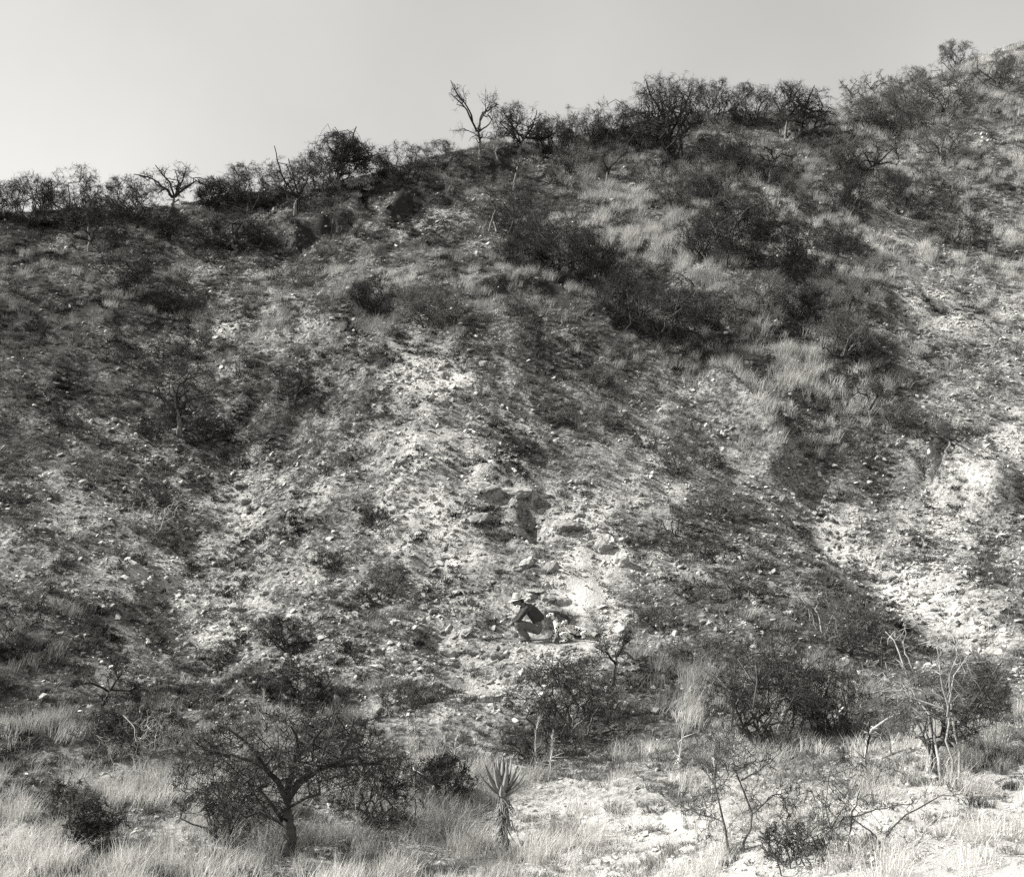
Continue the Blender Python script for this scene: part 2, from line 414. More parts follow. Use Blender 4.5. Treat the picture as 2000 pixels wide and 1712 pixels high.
def candidates(nc, seed, ylo=13.5, yhi=64):
    """points spread evenly over the picture's share of the slope (denser near, as a view from the bank needs)"""
    r = np.random.default_rng(seed)
    y = ylo + (yhi - ylo) * r.random(nc) ** 1.0
    x = (r.random(nc) * 2 - 1) * (0.42 * y + 1.5)
    keep = r.random(nc) < (0.42 * y + 1.5) / (0.42 * yhi + 1.5)
    x, y = x[keep], y[keep]
    z = ground(x, y)
    px, py = project(x, y, z)
    return r, x, y, z, px, py
def slope_at(x, y, e=0.3):
    return (ground(x + e, y) - ground(x - e, y)) / (2 * e), (ground(x, y + e) - ground(x, y - e)) / (2 * e)

def gash(px, py):
    a = np.array([1372., 758.]); b_ = np.array([1555., 975.]); d_ = b_ - a
    t_ = np.clip(((px - a[0]) * d_[0] + (py - a[1]) * d_[1]) / (d_ @ d_), 0, 1)
    return np.hypot(px - a[0] - t_ * d_[0], py - a[1] - t_ * d_[1])
def bare(px, py, r):
    return ((gash(px, py) < 52) | ((np.abs(px - 1910) < 40) & (np.abs(py - 905) < 42))) & (r.random(len(px)) < .62)
# gravel and stones
r, x, y, z, px, py = candidates(420000, 21)
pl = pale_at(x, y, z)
kp = r.random(len(x)) < np.clip((pl - 0.25) * 1.5, 0.02, 1) * (0.35 + 0.65 * (fbm(x / 0.8, y / 0.8, 2) > 0.45))
kp &= ~((py > 1400) & (r.random(len(x)) < .25))
kp &= ~((np.abs(px - 1095) < 62) & (np.abs(py - 1225) < 42))
kp &= ~((np.hypot(px - 1130, (py - 1170)) < 45) & (r.random(len(x)) < .8))
x, y, z, pl, px, py = x[kp], y[kp], z[kp], pl[kp], px[kp], py[kp]; n_ = len(x)
s = (0.014 + 0.020 * r.random(n_) + 0.07 * r.random(n_) ** 9) * np.where(py > 1420, .6, 1)
rot = np.stack([r.normal(0.5, .35, n_), r.normal(0, .35, n_), r.random(n_) * 6.28], -1)
stone_tone = np.clip(0.25 + 0.5 * pl + r.normal(0, .2, n_), 0, 1)
m_gravel = tone_mat('pale_gravel', 0.08, 0.64)
scatter('gravel', [rock_mesh(f'stone_{i}', 50 + i, 0) for i in range(8)], np.stack([x, y, z + s * .25], -1), rot,
        np.stack([s * (0.8 + .5 * r.random(n_)), s * (0.8 + .5 * r.random(n_)), s * (.7 + .5 * r.random(n_))], -1), r.integers(0, 8, n_), stone_tone, m_gravel,
        'pale loose stones and gravel covering the hillside')
n_gravel = n_

# short tufts
r, x, y, z, px, py = candidates(430000, 22)
pl = pale_at(x, y, z); tn = look(TONE, px, py) / 9 + .14 * np.exp(-((px - 1400) / 350) ** 2 - ((py - 950) / 260) ** 2) + .18 * np.exp(-((px - 350) / 420) ** 2 - ((py - 620) / 300) ** 2)  # tufts on the left slope paled to look lit
cl = fbm(x / 0.7 + 20, y / 0.7, 3)
kp = r.random(len(x)) < np.clip(1.2 - pl * 0.95, 0.08, 1) * np.clip((cl - 0.40) * 5, 0.10, 1)
kp &= ~bare(px, py, r)
kp &= ~((np.abs(px - 1060) < 80) & (py > 1150) & (py < 1275) & (r.random(len(x)) < .85))
x, y, z, tn, px, py = x[kp], y[kp], z[kp], tn[kp], px[kp], py[kp]; n_ = len(x)
s = 0.4 + 0.9 * r.random(n_) ** 2.5
rot = np.stack([r.normal(0, .15, n_), r.normal(0.12, .15, n_), r.random(n_) * 6.28], -1)
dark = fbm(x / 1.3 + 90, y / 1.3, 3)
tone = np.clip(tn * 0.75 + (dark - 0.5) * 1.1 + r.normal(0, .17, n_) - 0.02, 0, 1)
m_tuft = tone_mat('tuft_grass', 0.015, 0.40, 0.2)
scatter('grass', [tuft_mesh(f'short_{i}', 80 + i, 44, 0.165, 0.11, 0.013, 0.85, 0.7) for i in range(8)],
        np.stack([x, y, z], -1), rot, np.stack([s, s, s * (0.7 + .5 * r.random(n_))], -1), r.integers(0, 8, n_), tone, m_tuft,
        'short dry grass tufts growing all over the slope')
n_tuft = n_

# tall dry grass
r, x, y, z, px, py = candidates(150000, 23)
tl = look(TALL, px, py) / 9; tn = look(TONE, px, py) / 9 + .2 * np.exp(-((px - 350) / 500) ** 2 - ((py - 500) / 300) ** 2); pl = pale_at(x, y, z)  # upper left grass given a paler tone to look lit
cl = fbm(x / 1.1 + 60, y / 1.1, 3)
kp = r.random(len(x)) < np.clip(tl * 1.25 - 0.30, 0.0, 1) * np.clip((cl - 0.46 + 0.25 * tl) * 4, 0.0, 1) * np.where(fbm(x / .42 + 9, y / .42, 2) > .47, 1, .25)
kp &= ~bare(px, py, r)
kp &= ~((py > 1500) & (px > 1150) & (r.random(len(x)) < .45))
kp &= ~((np.abs(px - 1060) < 110) & (py > 1130) & (py < 1290))
kp &= ~((py > 1480) & (px > 1000) & (px < 1330) & (r.random(len(x)) < .25))
kp &= ~((py > 1440) & (fbm(x / 0.5 + 11, y / 0.5, 2) < .5) & (r.random(len(x)) < .93))
x, y, z, tn, tl, px, py = x[kp], y[kp], z[kp], tn[kp], tl[kp], px[kp], py[kp]; n_ = len(x)
s = (0.45 + 0.55 * r.random(n_)) * (0.6 + 0.5 * tl)
rot = np.stack([r.normal(0.05, .12, n_), r.normal(0.18, .12, n_), r.normal(0, 0.6, n_)], -1)
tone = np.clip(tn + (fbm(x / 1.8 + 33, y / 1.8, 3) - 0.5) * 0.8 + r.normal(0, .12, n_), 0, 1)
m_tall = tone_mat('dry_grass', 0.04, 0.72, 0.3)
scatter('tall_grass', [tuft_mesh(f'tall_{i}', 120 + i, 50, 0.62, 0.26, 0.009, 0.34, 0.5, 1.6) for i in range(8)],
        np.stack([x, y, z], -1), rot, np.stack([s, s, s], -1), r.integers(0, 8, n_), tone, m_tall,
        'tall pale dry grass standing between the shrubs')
n_tall = n_

# ------------------------------------------------------------------ woody plants
def bark_mat(name, lo, hi, scale=9.0):
    m, t, b = mat(name, 0.95); N = t.nodes
    c = N.new('ShaderNodeTexCoord'); q = N.new('ShaderNodeTexNoise'); q.inputs['Scale'].default_value = scale; q.inputs['Detail'].default_value = 6
    r_ = N.new('ShaderNodeValToRGB'); r_.color_ramp.elements[0].position = .3; r_.color_ramp.elements[1].position = .72
    r_.color_ramp.elements[0].color = grey(lo); r_.color_ramp.elements[1].color = grey(hi)
    t.links.new(c.outputs['Object'], q.inputs['Vector']); t.links.new(q.outputs[0], r_.inputs[0]); t.links.new(r_.outputs[0], b.inputs['Base Color'])
    bp = N.new('ShaderNodeBump'); bp.inputs['Strength'].default_value = .6; bp.inputs['Distance'].default_value = .02
    t.links.new(q.outputs[0], bp.inputs['Height']); t.links.new(bp.outputs[0], b.inputs['Normal'])
    return m
M_BARK = bark_mat('grey_bark', 0.10, 0.34)
M_DARKBARK = bark_mat('dark_bark', 0.035, 0.12)
M_TWIG = bark_mat('dark_twigs', 0.015, 0.085, 2.5)
M_GREYTWIG = bark_mat('grey_twigs', 0.04, 0.2, 2.5)
M_DEAD = bark_mat('bleached_wood', 0.22, 0.52, 9.0)

def unit(v): return v / (np.linalg.norm(v, axis=-1, keepdims=True) + 1e-9)
def bridge(a, b, k, wig, r):
    """gnarled polylines from a to b: (B,k,3)"""
    B = len(a); t = np.linspace(0, 1, k)[None, :, None]
    p = a[:, None] + (b - a)[:, None] * t
    ln = np.linalg.norm(b - a, axis=1)[:, None, None]
    w = np.cumsum(r.normal(size=(B, k, 3)), axis=1); w = w - w[:, :1]; w = w - w[:, -1:] * t
    return p + w * ln * wig / math.sqrt(k)
def tubes(P, R, sides):
    B, k, _ = P.shape
    T = unit(np.gradient(P, axis=1)); ref = np.zeros_like(T); ref[..., 0] = 0.31; ref[..., 1] = 0.9; ref[..., 2] = 0.3
    U = unit(np.cross(T, ref)); Vv = np.cross(T, U)
    an = np.arange(sides) * 2 * np.pi / sides
    ring = P[:, :, None] + R[:, :, None, None] * (U[:, :, None] * np.cos(an)[None, None, :, None] + Vv[:, :, None] * np.sin(an)[None, None, :, None])
    V = ring.reshape(-1, 3)
    i = np.arange(B * k * sides).reshape(B, k, sides)
    j = np.roll(i, -1, axis=2)
    Q = np.stack([i[:, :-1], j[:, :-1], j[:, 1:], i[:, 1:]], -1).reshape(-1, 4)
    return V, Q
def needles(A, Bp, w, r):
    d = unit(Bp - A); s_ = unit(np.cross(d, r.normal(size=d.shape))) * w[:, None] * .5
    V = np.stack([A - s_, A + s_, Bp], 1).reshape(-1, 3)
    return V, np.arange(len(V)).reshape(-1, 3)
class MB:
    def __init__(s): s.V = []; s.F = []; s.n = 0
    def add(s, V, Fc): s.V.append(V); s.F.append(Fc + s.n); s.n += len(V)
    def mesh(s, name): return mesh_np(name, np.concatenate(s.V), s.F)
def sample(P, n_, r, lo=0.3, hi=1.0, R=None):
    B, k, _ = P.shape
    b = r.integers(0, B, n_); t = (lo + (hi - lo) * r.random(n_)) * (k - 1)
    i = np.clip(t.astype(int), 0, k - 2); f = (t - i)[:, None]
    p = P[b, i] * (1 - f) + P[b, i + 1] * f; d = unit(P[b, i + 1] - P[b, i])
    rr = None if R is None else R[b, i] * (1 - f[:, 0]) + R[b, i + 1] * f[:, 0]
    return p, d, rr
TRI = [0]
def build_plant(name, loc, H, Wd, style, seed, label, cat, group=None, skel=None, dens=1.0, twig=None, bark=None):
    r = np.random.default_rng(seed)
    root = empty(name, loc); tag(root, label, cat, group)
    if style == 'bush' and skel is None: 
        pyb_ = project(loc[0], loc[1], loc[2])[1] if loc[1] > 1 else 800
        if pyb_ < 480: H *= 1.28; dens *= 1.25 if loc[0] > -10 else 2.0
        elif pyb_ < 660: H *= 1.15; dens *= 1.35
        elif pyb_ < 1340: H *= .85; dens *= .5
    trunk = MB(); crown = MB()
    S = max(H, Wd * 0.8)
    rt = S * 0.028
    if skel is not None:                      # limbs drawn from the photograph (metres, x/z) with their own depth
        limbs = []
        for pts, rad in skel:
            q = np.array(pts, float); k = 9
            tt = np.linspace(0, len(q) - 1, k); i = np.clip(tt.astype(int), 0, len(q) - 2); f = (tt - i)[:, None]
            c = q[i] * (1 - f) + q[i + 1] * f
            if c.shape[1] == 2: c = np.stack([c[:, 0], np.zeros(k), c[:, 1]], -1)
            ln = np.linalg.norm(np.diff(c, axis=0), axis=1).sum()
            yy = np.cumsum(r.normal(0, 1, k)); yy -= yy[0]
            drift = r.normal(0, 0.35) * np.linspace(0, 1, k) * ln
            if len(limbs) and abs(c[0, 2]) > 0.02:
                allp = np.concatenate(limbs); jn = np.argmin(((allp[:, [0, 2]] - c[0, [0, 2]]) ** 2).sum(1))
                c[:, 1] += allp[jn, 1]
            c[:, 1] += yy * ln * 0.02 + drift
            c += r.normal(0, 0.012 * ln, c.shape); c[0, 2] = min(c[0, 2], c[0, 2])
            limbs.append(c); rad = rad * (.75 if loc[1] > 45 else 1)
            Rr = np.linspace(rad, rad * 0.35, k)
            (trunk if abs(pts[0][1 if len(pts[0]) == 2 else 2]) < 0.08 else crown).add(*tubes(c[None], Rr[None], 7))
        L1 = np.stack(limbs); R1 = np.stack([np.linspace(rad, rad * .35, 9) for _, rad in skel])
        if not trunk.V: trunk, crown = crown, trunk
    elif style in ('tree', 'bare', 'umbrella'):
        th = H * {'tree': 0.32, 'bare': 0.36, 'umbrella': 0.42}[style]
        top = np.array([[r.normal(0, .1) * H, r.normal(0, .08) * H, th]])
        T0 = bridge(np.array([[0, 0, -0.15]]), top, 7, 0.35, r); R0 = np.linspace(rt, rt * .75, 7)[None]
        trunk.add(*tubes(T0, R0, 8))
        nl = 7
        az = np.arange(nl) * 2 * np.pi / nl + r.normal(0, .35, nl); hr = (0.55 + .4 * r.random(nl)) * Wd / 2
        hz = {'tree': 0.62, 'bare': 0.75, 'umbrella': 0.78}[style] + r.normal(0, .13, nl)
        tgt = np.stack([np.cos(az) * hr, np.sin(az) * hr, H * hz], -1)
        st = np.repeat(T0[:, -1], nl, 0) - np.array([0, 0, 1.0]) * (r.random(nl) * th * .25)[:, None]
        L1 = bridge(st, tgt, 8, 0.40, r); R1 = np.linspace(rt * .6, rt * .2, 8)[None].repeat(nl, 0)
        crown.add(*tubes(L1, R1, 6))
    else:                                     # bush / thicket: many stems from the ground
        nl = {'bush': 11, 'thicket': 14, 'dead': 9}[style]
        az = r.random(nl) * 2 * np.pi; hr = np.sqrt(r.random(nl)) * Wd * .45
        tgt = np.stack([np.cos(az) * hr, np.sin(az) * hr, H * (.45 + .5 * r.random(nl)) * (1 - .35 * (hr / (Wd * .5)) ** 2)], -1)
        st = np.stack([np.cos(az) * hr * .25, np.sin(az) * hr * .25, np.full(nl, -.12)], -1)
        L1 = bridge(st, tgt, 8, 0.32, r); R1 = np.linspace(rt * .55, rt * .16, 8)[None].repeat(nl, 0)
        trunk.add(*tubes(L1, R1, 5))
    cen = np.array([0, 0, H * (0.62 if style in ('tree', 'umbrella', 'bare') else 0.42)])
    rad3 = np.array([Wd * .52, Wd * .45, H * (0.40 if style != 'umbrella' else .25)]) if style in ('tree', 'bare', 'umbrella') else np.array([Wd * .52, Wd * .45, H * .58])
    if skel is not None:
        e_ = L1.reshape(-1, 3); lo_, hi_ = e_.min(0), e_.max(0); cen = (lo_ + hi_) / 2; cen[2] = lo_[2] * .4 + hi_[2] * .6; rad3 = np.maximum((hi_ - lo_) * .6, [.3, S * .3, .3])
        if style in ('tree', 'bush', 'thicket'):
            cen = np.array([0, 0, H * .6]) * .5 + cen * .5; rad3 = np.maximum(rad3, [Wd * .45, Wd * .4, H * .35])
    def squash(p):
        q = (p - cen) / rad3; l = np.linalg.norm(q, axis=1, keepdims=True)
        lim = 0.85 + 0.25 * r.random(l.shape)
        return np.where(l > lim, cen + q / np.maximum(l, 1e-6) * lim * rad3, p)
    if style in ('tree', 'umbrella', 'bush', 'thicket'):
        nf = int({'tree': 26, 'umbrella': 14, 'bush': 12, 'thicket': 10}[style] * max(dens, .6))
        a_, d_, ra = sample(L1, nf, r, .25 if skel is not None else .4, .9, R1)
        u_ = unit(r.normal(size=(nf, 3))); c0 = np.array([0, 0, H * .60]) if style in ('tree', 'umbrella') else cen
        r0_ = np.array([Wd * .46, Wd * .42, H * .36]) if style in ('tree', 'umbrella') else rad3 * .9
        tg = c0 + u_ * r0_ * (.45 + .5 * r.random((nf, 1))); tg[:, 2] = np.maximum(tg[:, 2], .12 * H)
        LF = bridge(a_, tg, L1.shape[1], .36, r); RF = np.linspace(1, .35, L1.shape[1])[None] * np.clip(ra * .55, .006, rt * .45)[:, None]
        crown.add(*tubes(LF, RF, 5))
        if skel is not None and style == 'tree': L1 = np.concatenate([L1[1:], LF, LF]); R1 = np.concatenate([R1[1:], RF, RF])
        else: L1 = np.concatenate([L1, LF]); R1 = np.concatenate([R1, RF])
        cen = c0; rad3 = np.maximum(rad3 * .0 + r0_ * 1.12, .2)
    zmin = H * .30 if style in ('tree', 'umbrella') else .05
    n2 = int({'tree': 60, 'bare': 26, 'umbrella': 46, 'bush': 60, 'thicket': 70, 'dead': 26}[style] * min(dens, 1.6))
    p, d, rr = sample(L1, n2, r, .35, 1, R1)
    out_ = unit(p - cen * np.array([1, 1, .7]))
    tip = squash(p + unit(d * .7 + out_ * .6 + r.normal(size=p.shape) * .65 + np.array([0, 0, .15])) * (S * (.16 + .2 * r.random(n2)))[:, None])
    tip[:, 2] = np.maximum(tip[:, 2], zmin)
    L2 = bridge(p, tip, 6, .38, r); R2 = np.linspace(1, .4, 6)[None] * np.clip(rr * .6, .004, .025)[:, None]
    crown.add(*tubes(L2, R2, 4))
    n3 = int({'tree': 460, 'bare': 150, 'umbrella': 260, 'bush': 420, 'thicket': 380, 'dead': 70}[style] * dens)
    p, d, rr = sample(L2, n3, r, .2, 1, R2)
    tip = p + unit(d * .5 + unit(p - cen) * .35 + r.normal(size=p.shape) * .75) * (S * (.07 + .11 * r.random(n3)))[:, None]
    tip = squash(tip); tip[:, 2] = np.maximum(tip[:, 2], zmin * .9)
    L3 = bridge(p, tip, 4, .35, r); R3 = np.linspace(1, .5, 4)[None] * np.full(n3, .0052)[:, None]
    crown.add(*tubes(L3, R3, 3))
    n4 = int({'tree': 3600, 'bare': 600, 'umbrella': 1200, 'bush': 3000, 'thicket': 1800, 'dead': 150}[style] * dens)
    p, d, _ = sample(L3, n4, r, .1, 1)
    tip = p + unit(d * .6 + r.normal(size=p.shape) * .8) * (.06 + .16 * r.random(n4))[:, None] * min(1.2, S / 2 + .35)
    crown.add(*needles(p, tip, .006 + .007 * r.random(n4), r))
    tm = trunk.mesh('trunk'); cm = crown.mesh('crown')
    for q in (tm, cm): TRI[0] += sum(max(1, f.shape[1] - 2) * len(f) for f in (trunk.F if q is tm else crown.F))
    tw = twig or {'tree': M_TWIG, 'bare': M_TWIG, 'umbrella': M_TWIG, 'bush': M_TWIG, 'thicket': M_GREYTWIG, 'dead': M_DEAD}[style]
    bk = bark or {'dead': M_DEAD, 'bush': M_DARKBARK, 'thicket': M_GREYTWIG}.get(style, M_BARK)
    nm_t, nm_c = ('stems', 'twigs') if style in ('bush', 'thicket', 'dead') and skel is None else ('trunk', 'crown')
    link(nm_t, tm, bk, root); link(nm_c, cm, tw, root)
    return root

SEED = [1000]
def plant(name, style, px, pyb, hpx, wpx, label, cat, skel=None, dens=1.0, twig=None, bark=None, group=None):
    SEED[0] += 1
    p = at(px, pyb); k = ppm(p)
    sk = None
    if skel is not None:
        sk = []
        for pts, wpx_ in skel:
            q = [((a - px) / k, (pyb - c) / k) for a, c in pts]
            if abs(q[0][1]) < 0.08: q[0] = (q[0][0], -0.1)
            # first point below ground counts as a trunk foot
            sk.append(([(a, max(c, -0.07)) for a, c in q], wpx_ / k / 2))
    return build_plant(name, p, hpx / k, wpx / k, style, SEED[0], label, cat, group, sk, dens, twig, bark)

# --- trees and bushes along the skyline, from the left
plant('thorn_bush', 'bush', 145, 440, 102, 110, 'round dense thorn bush at far left end of the skyline', 'bush', dens=1.1)
plant('thorn_tree', 'tree', 175, 490, 110, 190, 'low twisted thorn tree with forked trunk below the leftmost skyline bush', 'tree', bark=M_BARK,
      skel=[([(175,490),(178,455),(172,420)], 9), ([(176,455),(150,438),(118,432)], 6), ([(173,425),(195,398),(225,392),(255,420)], 6), ([(173,425),(180,398),(205,388)], 5)])
plant('thorn_bush', 'bush', 265, 432, 70, 150, 'broad dark thorn bush between leftmost bush and umbrella-shaped tree', 'bush')
plant('thorn_tree', 'umbrella', 338, 418, 98, 150, 'umbrella-shaped bare thorn tree standing clear against the sky', 'tree', dens=.8,
      skel=[([(336,420),(338,400),(343,386)], 12), ([(343,388),(325,372),(300,352),(268,348)], 7), ([(343,388),(335,360),(318,340),(305,325)], 6),
            ([(343,386),(352,360),(345,335)], 6), ([(344,386),(368,362),(385,352),(408,360)], 7), ([(344,384),(362,355),(372,338)], 5), ([(325,372),(312,380),(300,372)], 4)])
plant('thorn_tree', 'tree', 333, 478, 70, 110, 'small dark-trunked thorn tree in front of the umbrella-shaped tree', 'tree', bark=M_DARKBARK)
plant('thorn_bush', 'bush', 485, 402, 66, 150, 'dense bush on skyline right of the umbrella-shaped tree', 'bush', dens=1.2)
plant('thorn_tree', 'tree', 577, 420, 122, 140, 'thorn tree with pale sunlit lower trunk and spiky crown', 'tree', dens=.9,
      skel=[([(576,420),(578,400),(584,385)], 12), ([(584,386),(560,365),(548,330),(545,298)], 6), ([(584,386),(600,360),(610,330)], 6), ([(582,388),(560,378),(535,370)], 5), ([(584,386),(575,350),(565,312)], 5)])
plant('thorn_tree', 'tree', 665, 368, 108, 150, 'tall round-crowned tree on skyline left of centre', 'tree', dens=2.6,
      skel=[([(664,370),(662,345),(668,320)], 9), ([(668,322),(650,300),(640,280)], 6), ([(668,322),(690,295),(705,268)], 7), ([(668,320),(715,310),(740,290)], 6)])
plant('thorn_bush', 'bush', 625, 382, 70, 100, 'leafless bush between spiky tree and round-crowned skyline tree', 'bush', twig=M_GREYTWIG)
plant('thorn_bush', 'bush', 790, 352, 56, 130, 'sprawling dark bush right of the round-crowned skyline tree', 'bush')
plant('thorn_bush', 'bush', 858, 335, 46, 110, 'low skyline bush left of the tallest gnarled bare tree', 'bush', twig=M_GREYTWIG)
plant('bare_tree', 'bare', 937, 308, 130, 120, 'tall gnarled bare tree with limbs reaching up and left', 'tree', dens=1.2,
      skel=[([(936,308),(938,280),(933,255)], 8), ([(934,262),(918,235),(905,215),(882,200)], 6), ([(925,245),(915,222),(895,200),(882,176)], 5),
            ([(933,258),(940,225),(955,205),(975,188)], 6), ([(938,235),(950,215),(958,196)], 4), ([(934,270),(925,262),(905,252)], 4), ([(936,262),(955,245),(965,222)], 5)])
plant('dead_branch', 'dead', 968, 312, 40, 45, 'bleached dead branch leaning beside the gnarled bare tree', 'branch', skel=[([(974,312),(965,295),(950,285)], 4), ([(965,295),(960,288),(948,290)], 3)], dens=.3)
plant('thorn_tree', 'tree', 1015, 302, 104, 150, 'round twiggy tree just right of the gnarled bare tree', 'tree', dens=1.3,
      skel=[([(1014,304),(1016,285),(1025,272)], 9), ([(1022,275),(1040,250),(1050,215)], 6), ([(1022,275),(1000,255),(985,235)], 6), ([(1025,272),(1065,270),(1095,245)], 6)])
plant('thorn_bush', 'bush', 1075, 300, 64, 90, 'dark bush under the right side of the round twiggy tree', 'bush', dens=1.2)
plant('thorn_bush', 'bush', 1128, 282, 62, 100, 'open wiry skyline bush midway to the big round tree', 'bush', twig=M_GREYTWIG, dens=.8)
plant('thorn_bush', 'bush', 1195, 275, 66, 110, 'dense skyline bush touching left side of the big round tree', 'bush', dens=1.2)
plant('thorn_tree', 'tree', 1308, 325, 185, 175, 'biggest round-crowned thorn tree, dark against the sky', 'tree', dens=2.8, bark=M_DARKBARK,
      skel=[([(1305,328),(1308,300),(1312,262)], 11), ([(1312,265),(1280,235),(1240,205)], 8), ([(1312,262),(1300,220),(1290,165)], 8), ([(1312,262),(1335,215),(1350,175)], 8),
            ([(1312,268),(1350,240),(1385,215)], 7), ([(1310,270),(1270,262),(1228,252)], 6), ([(1300,220),(1270,190),(1255,165)], 6)])
plant('thorn_bush', 'bush', 1400, 245, 72, 110, 'dark dense bush immediately right of the biggest round tree', 'bush', dens=1.3)
plant('thorn_bush', 'bush', 1470, 245, 76, 100, 'dark spiky bush left of the pale-limbed tree', 'bush', dens=1.2)
plant('thorn_tree', 'tree', 1535, 270, 118, 110, 'tree with pale sunlit forking limbs on the upper right', 'tree', dens=.6,
      skel=[([(1534,270),(1537,240),(1535,232)], 9), ([(1536,235),(1525,215),(1545,195)], 6), ([(1536,235),(1552,212),(1558,190)], 6), ([(1525,215),(1510,190),(1528,160)], 5), ([(1545,197),(1560,175),(1572,158)], 4)])
plant('thorn_tree', 'tree', 1565, 272, 110, 170, 'dark-trunked spreading tree on the mound right of pale-limbed tree', 'tree', dens=1.0, bark=M_DARKBARK,
      skel=[([(1562,274),(1564,245),(1570,225)], 12), ([(1568,228),(1550,205),(1540,185)], 7), ([(1570,226),(1600,205),(1640,200)], 8), ([(1570,226),(1580,195),(1592,165)], 6), ([(1590,265),(1592,245),(1600,225)], 8)])
plant('thorn_bush', 'bush', 1690, 250, 72, 140, 'grey bush on the shoulder right of the spreading tree', 'bush', twig=M_GREYTWIG, dens=1.2)
plant('bare_tree', 'bare', 1665, 195, 62, 70, 'thin bare tree against pale sky on the right shoulder', 'tree', twig=M_GREYTWIG, dens=.6)
plant('bare_tree', 'bare', 1712, 190, 56, 60, 'second thin bare skyline tree, beside the upper right bushes', 'tree', twig=M_GREYTWIG, dens=.6)
plant('thorn_bush', 'bush', 1775, 235, 84, 140, 'broad grey bush climbing the upper right shoulder', 'bush', twig=M_GREYTWIG, dens=1.3)
plant('thorn_bush', 'bush', 1850, 215, 74, 120, 'grey bush high on right, below the topmost one', 'bush', twig=M_GREYTWIG)
plant('thorn_bush', 'bush', 1872, 128, 48, 80, 'topmost bush of the hill near the upper right corner', 'bush', twig=M_GREYTWIG, dens=.8)
plant('thorn_bush', 'bush', 1780, 165, 34, 90, 'small skyline bush under the topmost bush', 'bush', twig=M_GREYTWIG, dens=.8)
plant('thorn_bush', 'bush', 1940, 180, 70, 110, 'grey bush at far right edge near hilltop', 'bush', twig=M_GREYTWIG, dens=.8)
plant('thorn_bush', 'bush', 60, 440, 86, 120, 'dark bush left of the leftmost round skyline bush', 'bush')
plant('thorn_bush', 'bush', -30, 440, 80, 130, 'dark bush at the very left edge of the skyline', 'bush')
plant('thorn_bush', 'bush', 415, 405, 44, 90, 'small bush just right of the umbrella-shaped tree', 'bush')
plant('thorn_bush', 'bush', 735, 360, 56, 80, 'small dark bush tucked against the round-crowned skyline tree', 'bush')
plant('thorn_bush', 'bush', 1160, 285, 66, 90, 'bush filling the skyline gap left of the biggest round tree', 'bush')
plant('thorn_bush', 'bush', 1250, 285, 60, 90, 'low bush beneath left limbs of the biggest round tree', 'bush')
plant('thorn_bush', 'bush', 1010, 455, 84, 120, 'dark bush up-slope and left of the largest central bush', 'bush')
plant('thorn_bush', 'bush', 1030, 530, 70, 110, 'shaggy bush joined to left side of the largest central bush', 'bush')
plant('thorn_bush', 'bush', 1240, 575, 62, 120, 'bush above left end of the broad black bush', 'bush', twig=M_GREYTWIG)
plant('thorn_bush', 'bush', 1370, 500, 70, 130, 'bush at left foot of the dark spreading thorn tree', 'bush')
plant('thorn_bush', 'bush', 1380, 640, 66, 140, 'black bush joined to right side of the broad black bush', 'bush')
plant('thorn_bush', 'bush', 1640, 500, 60, 120, 'bush beside the bare path at right, below the shoulder', 'bush')
plant('thorn_bush', 'bush', 1745, 410, 60, 120, 'dark bush above the bare path at right', 'bush')
plant('thorn_bush', 'bush', 1640, 330, 56, 120, 'wiry bush below the spreading tree on the mound', 'bush', twig=M_GREYTWIG)
plant('thorn_bush', 'bush', 1850, 310, 60, 130, 'grey bush under the high right bushes', 'bush', twig=M_GREYTWIG)
plant('thorn_bush', 'bush', 1430, 320, 56, 120, 'bush on open grass below the dark spiky skyline bush', 'bush', twig=M_GREYTWIG)
# --- upper slope
plant('thorn_tree', 'tree', 240, 584, 90, 160, 'leaning dark thorn tree on the left slope below the skyline', 'tree', bark=M_DARKBARK, dens=.9,
      skel=[([(238,584),(246,555),(258,525)], 6), ([(252,540),(275,525),(310,530)], 4), ([(258,525),(240,508),(205,505)], 5), ([(258,525),(285,505),(320,510)], 4)])
plant('thorn_tree', 'tree', 452, 494, 72, 200, 'wide low thorn tree with pale foot below the left skyline', 'tree', dens=1.2)
plant('thorn_bush', 'bush', 515, 480, 40, 100, 'dark tangled bush left of the undercut earth bank', 'bush', dens=.7)
plant('thorn_bush', 'thicket', 585, 560, 62, 90, 'thin twiggy shrub alone on slope below undercut bank', 'shrub', dens=.4)
plant('thorn_tree', 'bare', 1005, 372, 58, 70, 'stubby leaning thorn tree with pale sunlit trunk', 'tree', dens=.7,
      skel=[([(1003,374),(1007,345),(1014,322)], 10), ([(1012,326),(1000,316),(985,318)], 4), ([(1014,322),(1035,310),(1050,318)], 4)])
plant('tree_stump', 'bare', 957, 452, 60, 50, 'broken pale forked stump above the big central bush', 'stump', dens=.15,
      skel=[([(955,454),(962,430),(968,412)], 8), ([(968,414),(960,402),(970,392)], 5), ([(970,452),(965,435),(963,428)], 6)])
plant('bare_tree', 'bare', 1112, 362, 70, 80, 'thin dark forked tree on upper slope, left of Y-shaped pale one', 'tree', dens=.9)
plant('bare_tree', 'bare', 1186, 358, 76, 110, 'pale Y-shaped bare tree on upper slope', 'tree', dens=.8,
      skel=[([(1184,360),(1186,338),(1190,325)], 6), ([(1188,330),(1178,308),(1182,292)], 5), ([(1190,326),(1210,305),(1228,288)], 5)])
plant('thorn_tree', 'bare', 1504, 356, 74, 130, 'thick pale-trunked tree with flat limbs above the dark tree group', 'tree', dens=1.2,
      skel=[([(1503,358),(1506,330),(1512,310)], 11), ([(1512,314),(1530,296),(1560,300)], 6), ([(1510,314),(1490,310),(1480,330)], 5), ([(1512,310),(1505,296),(1490,290)], 5)])
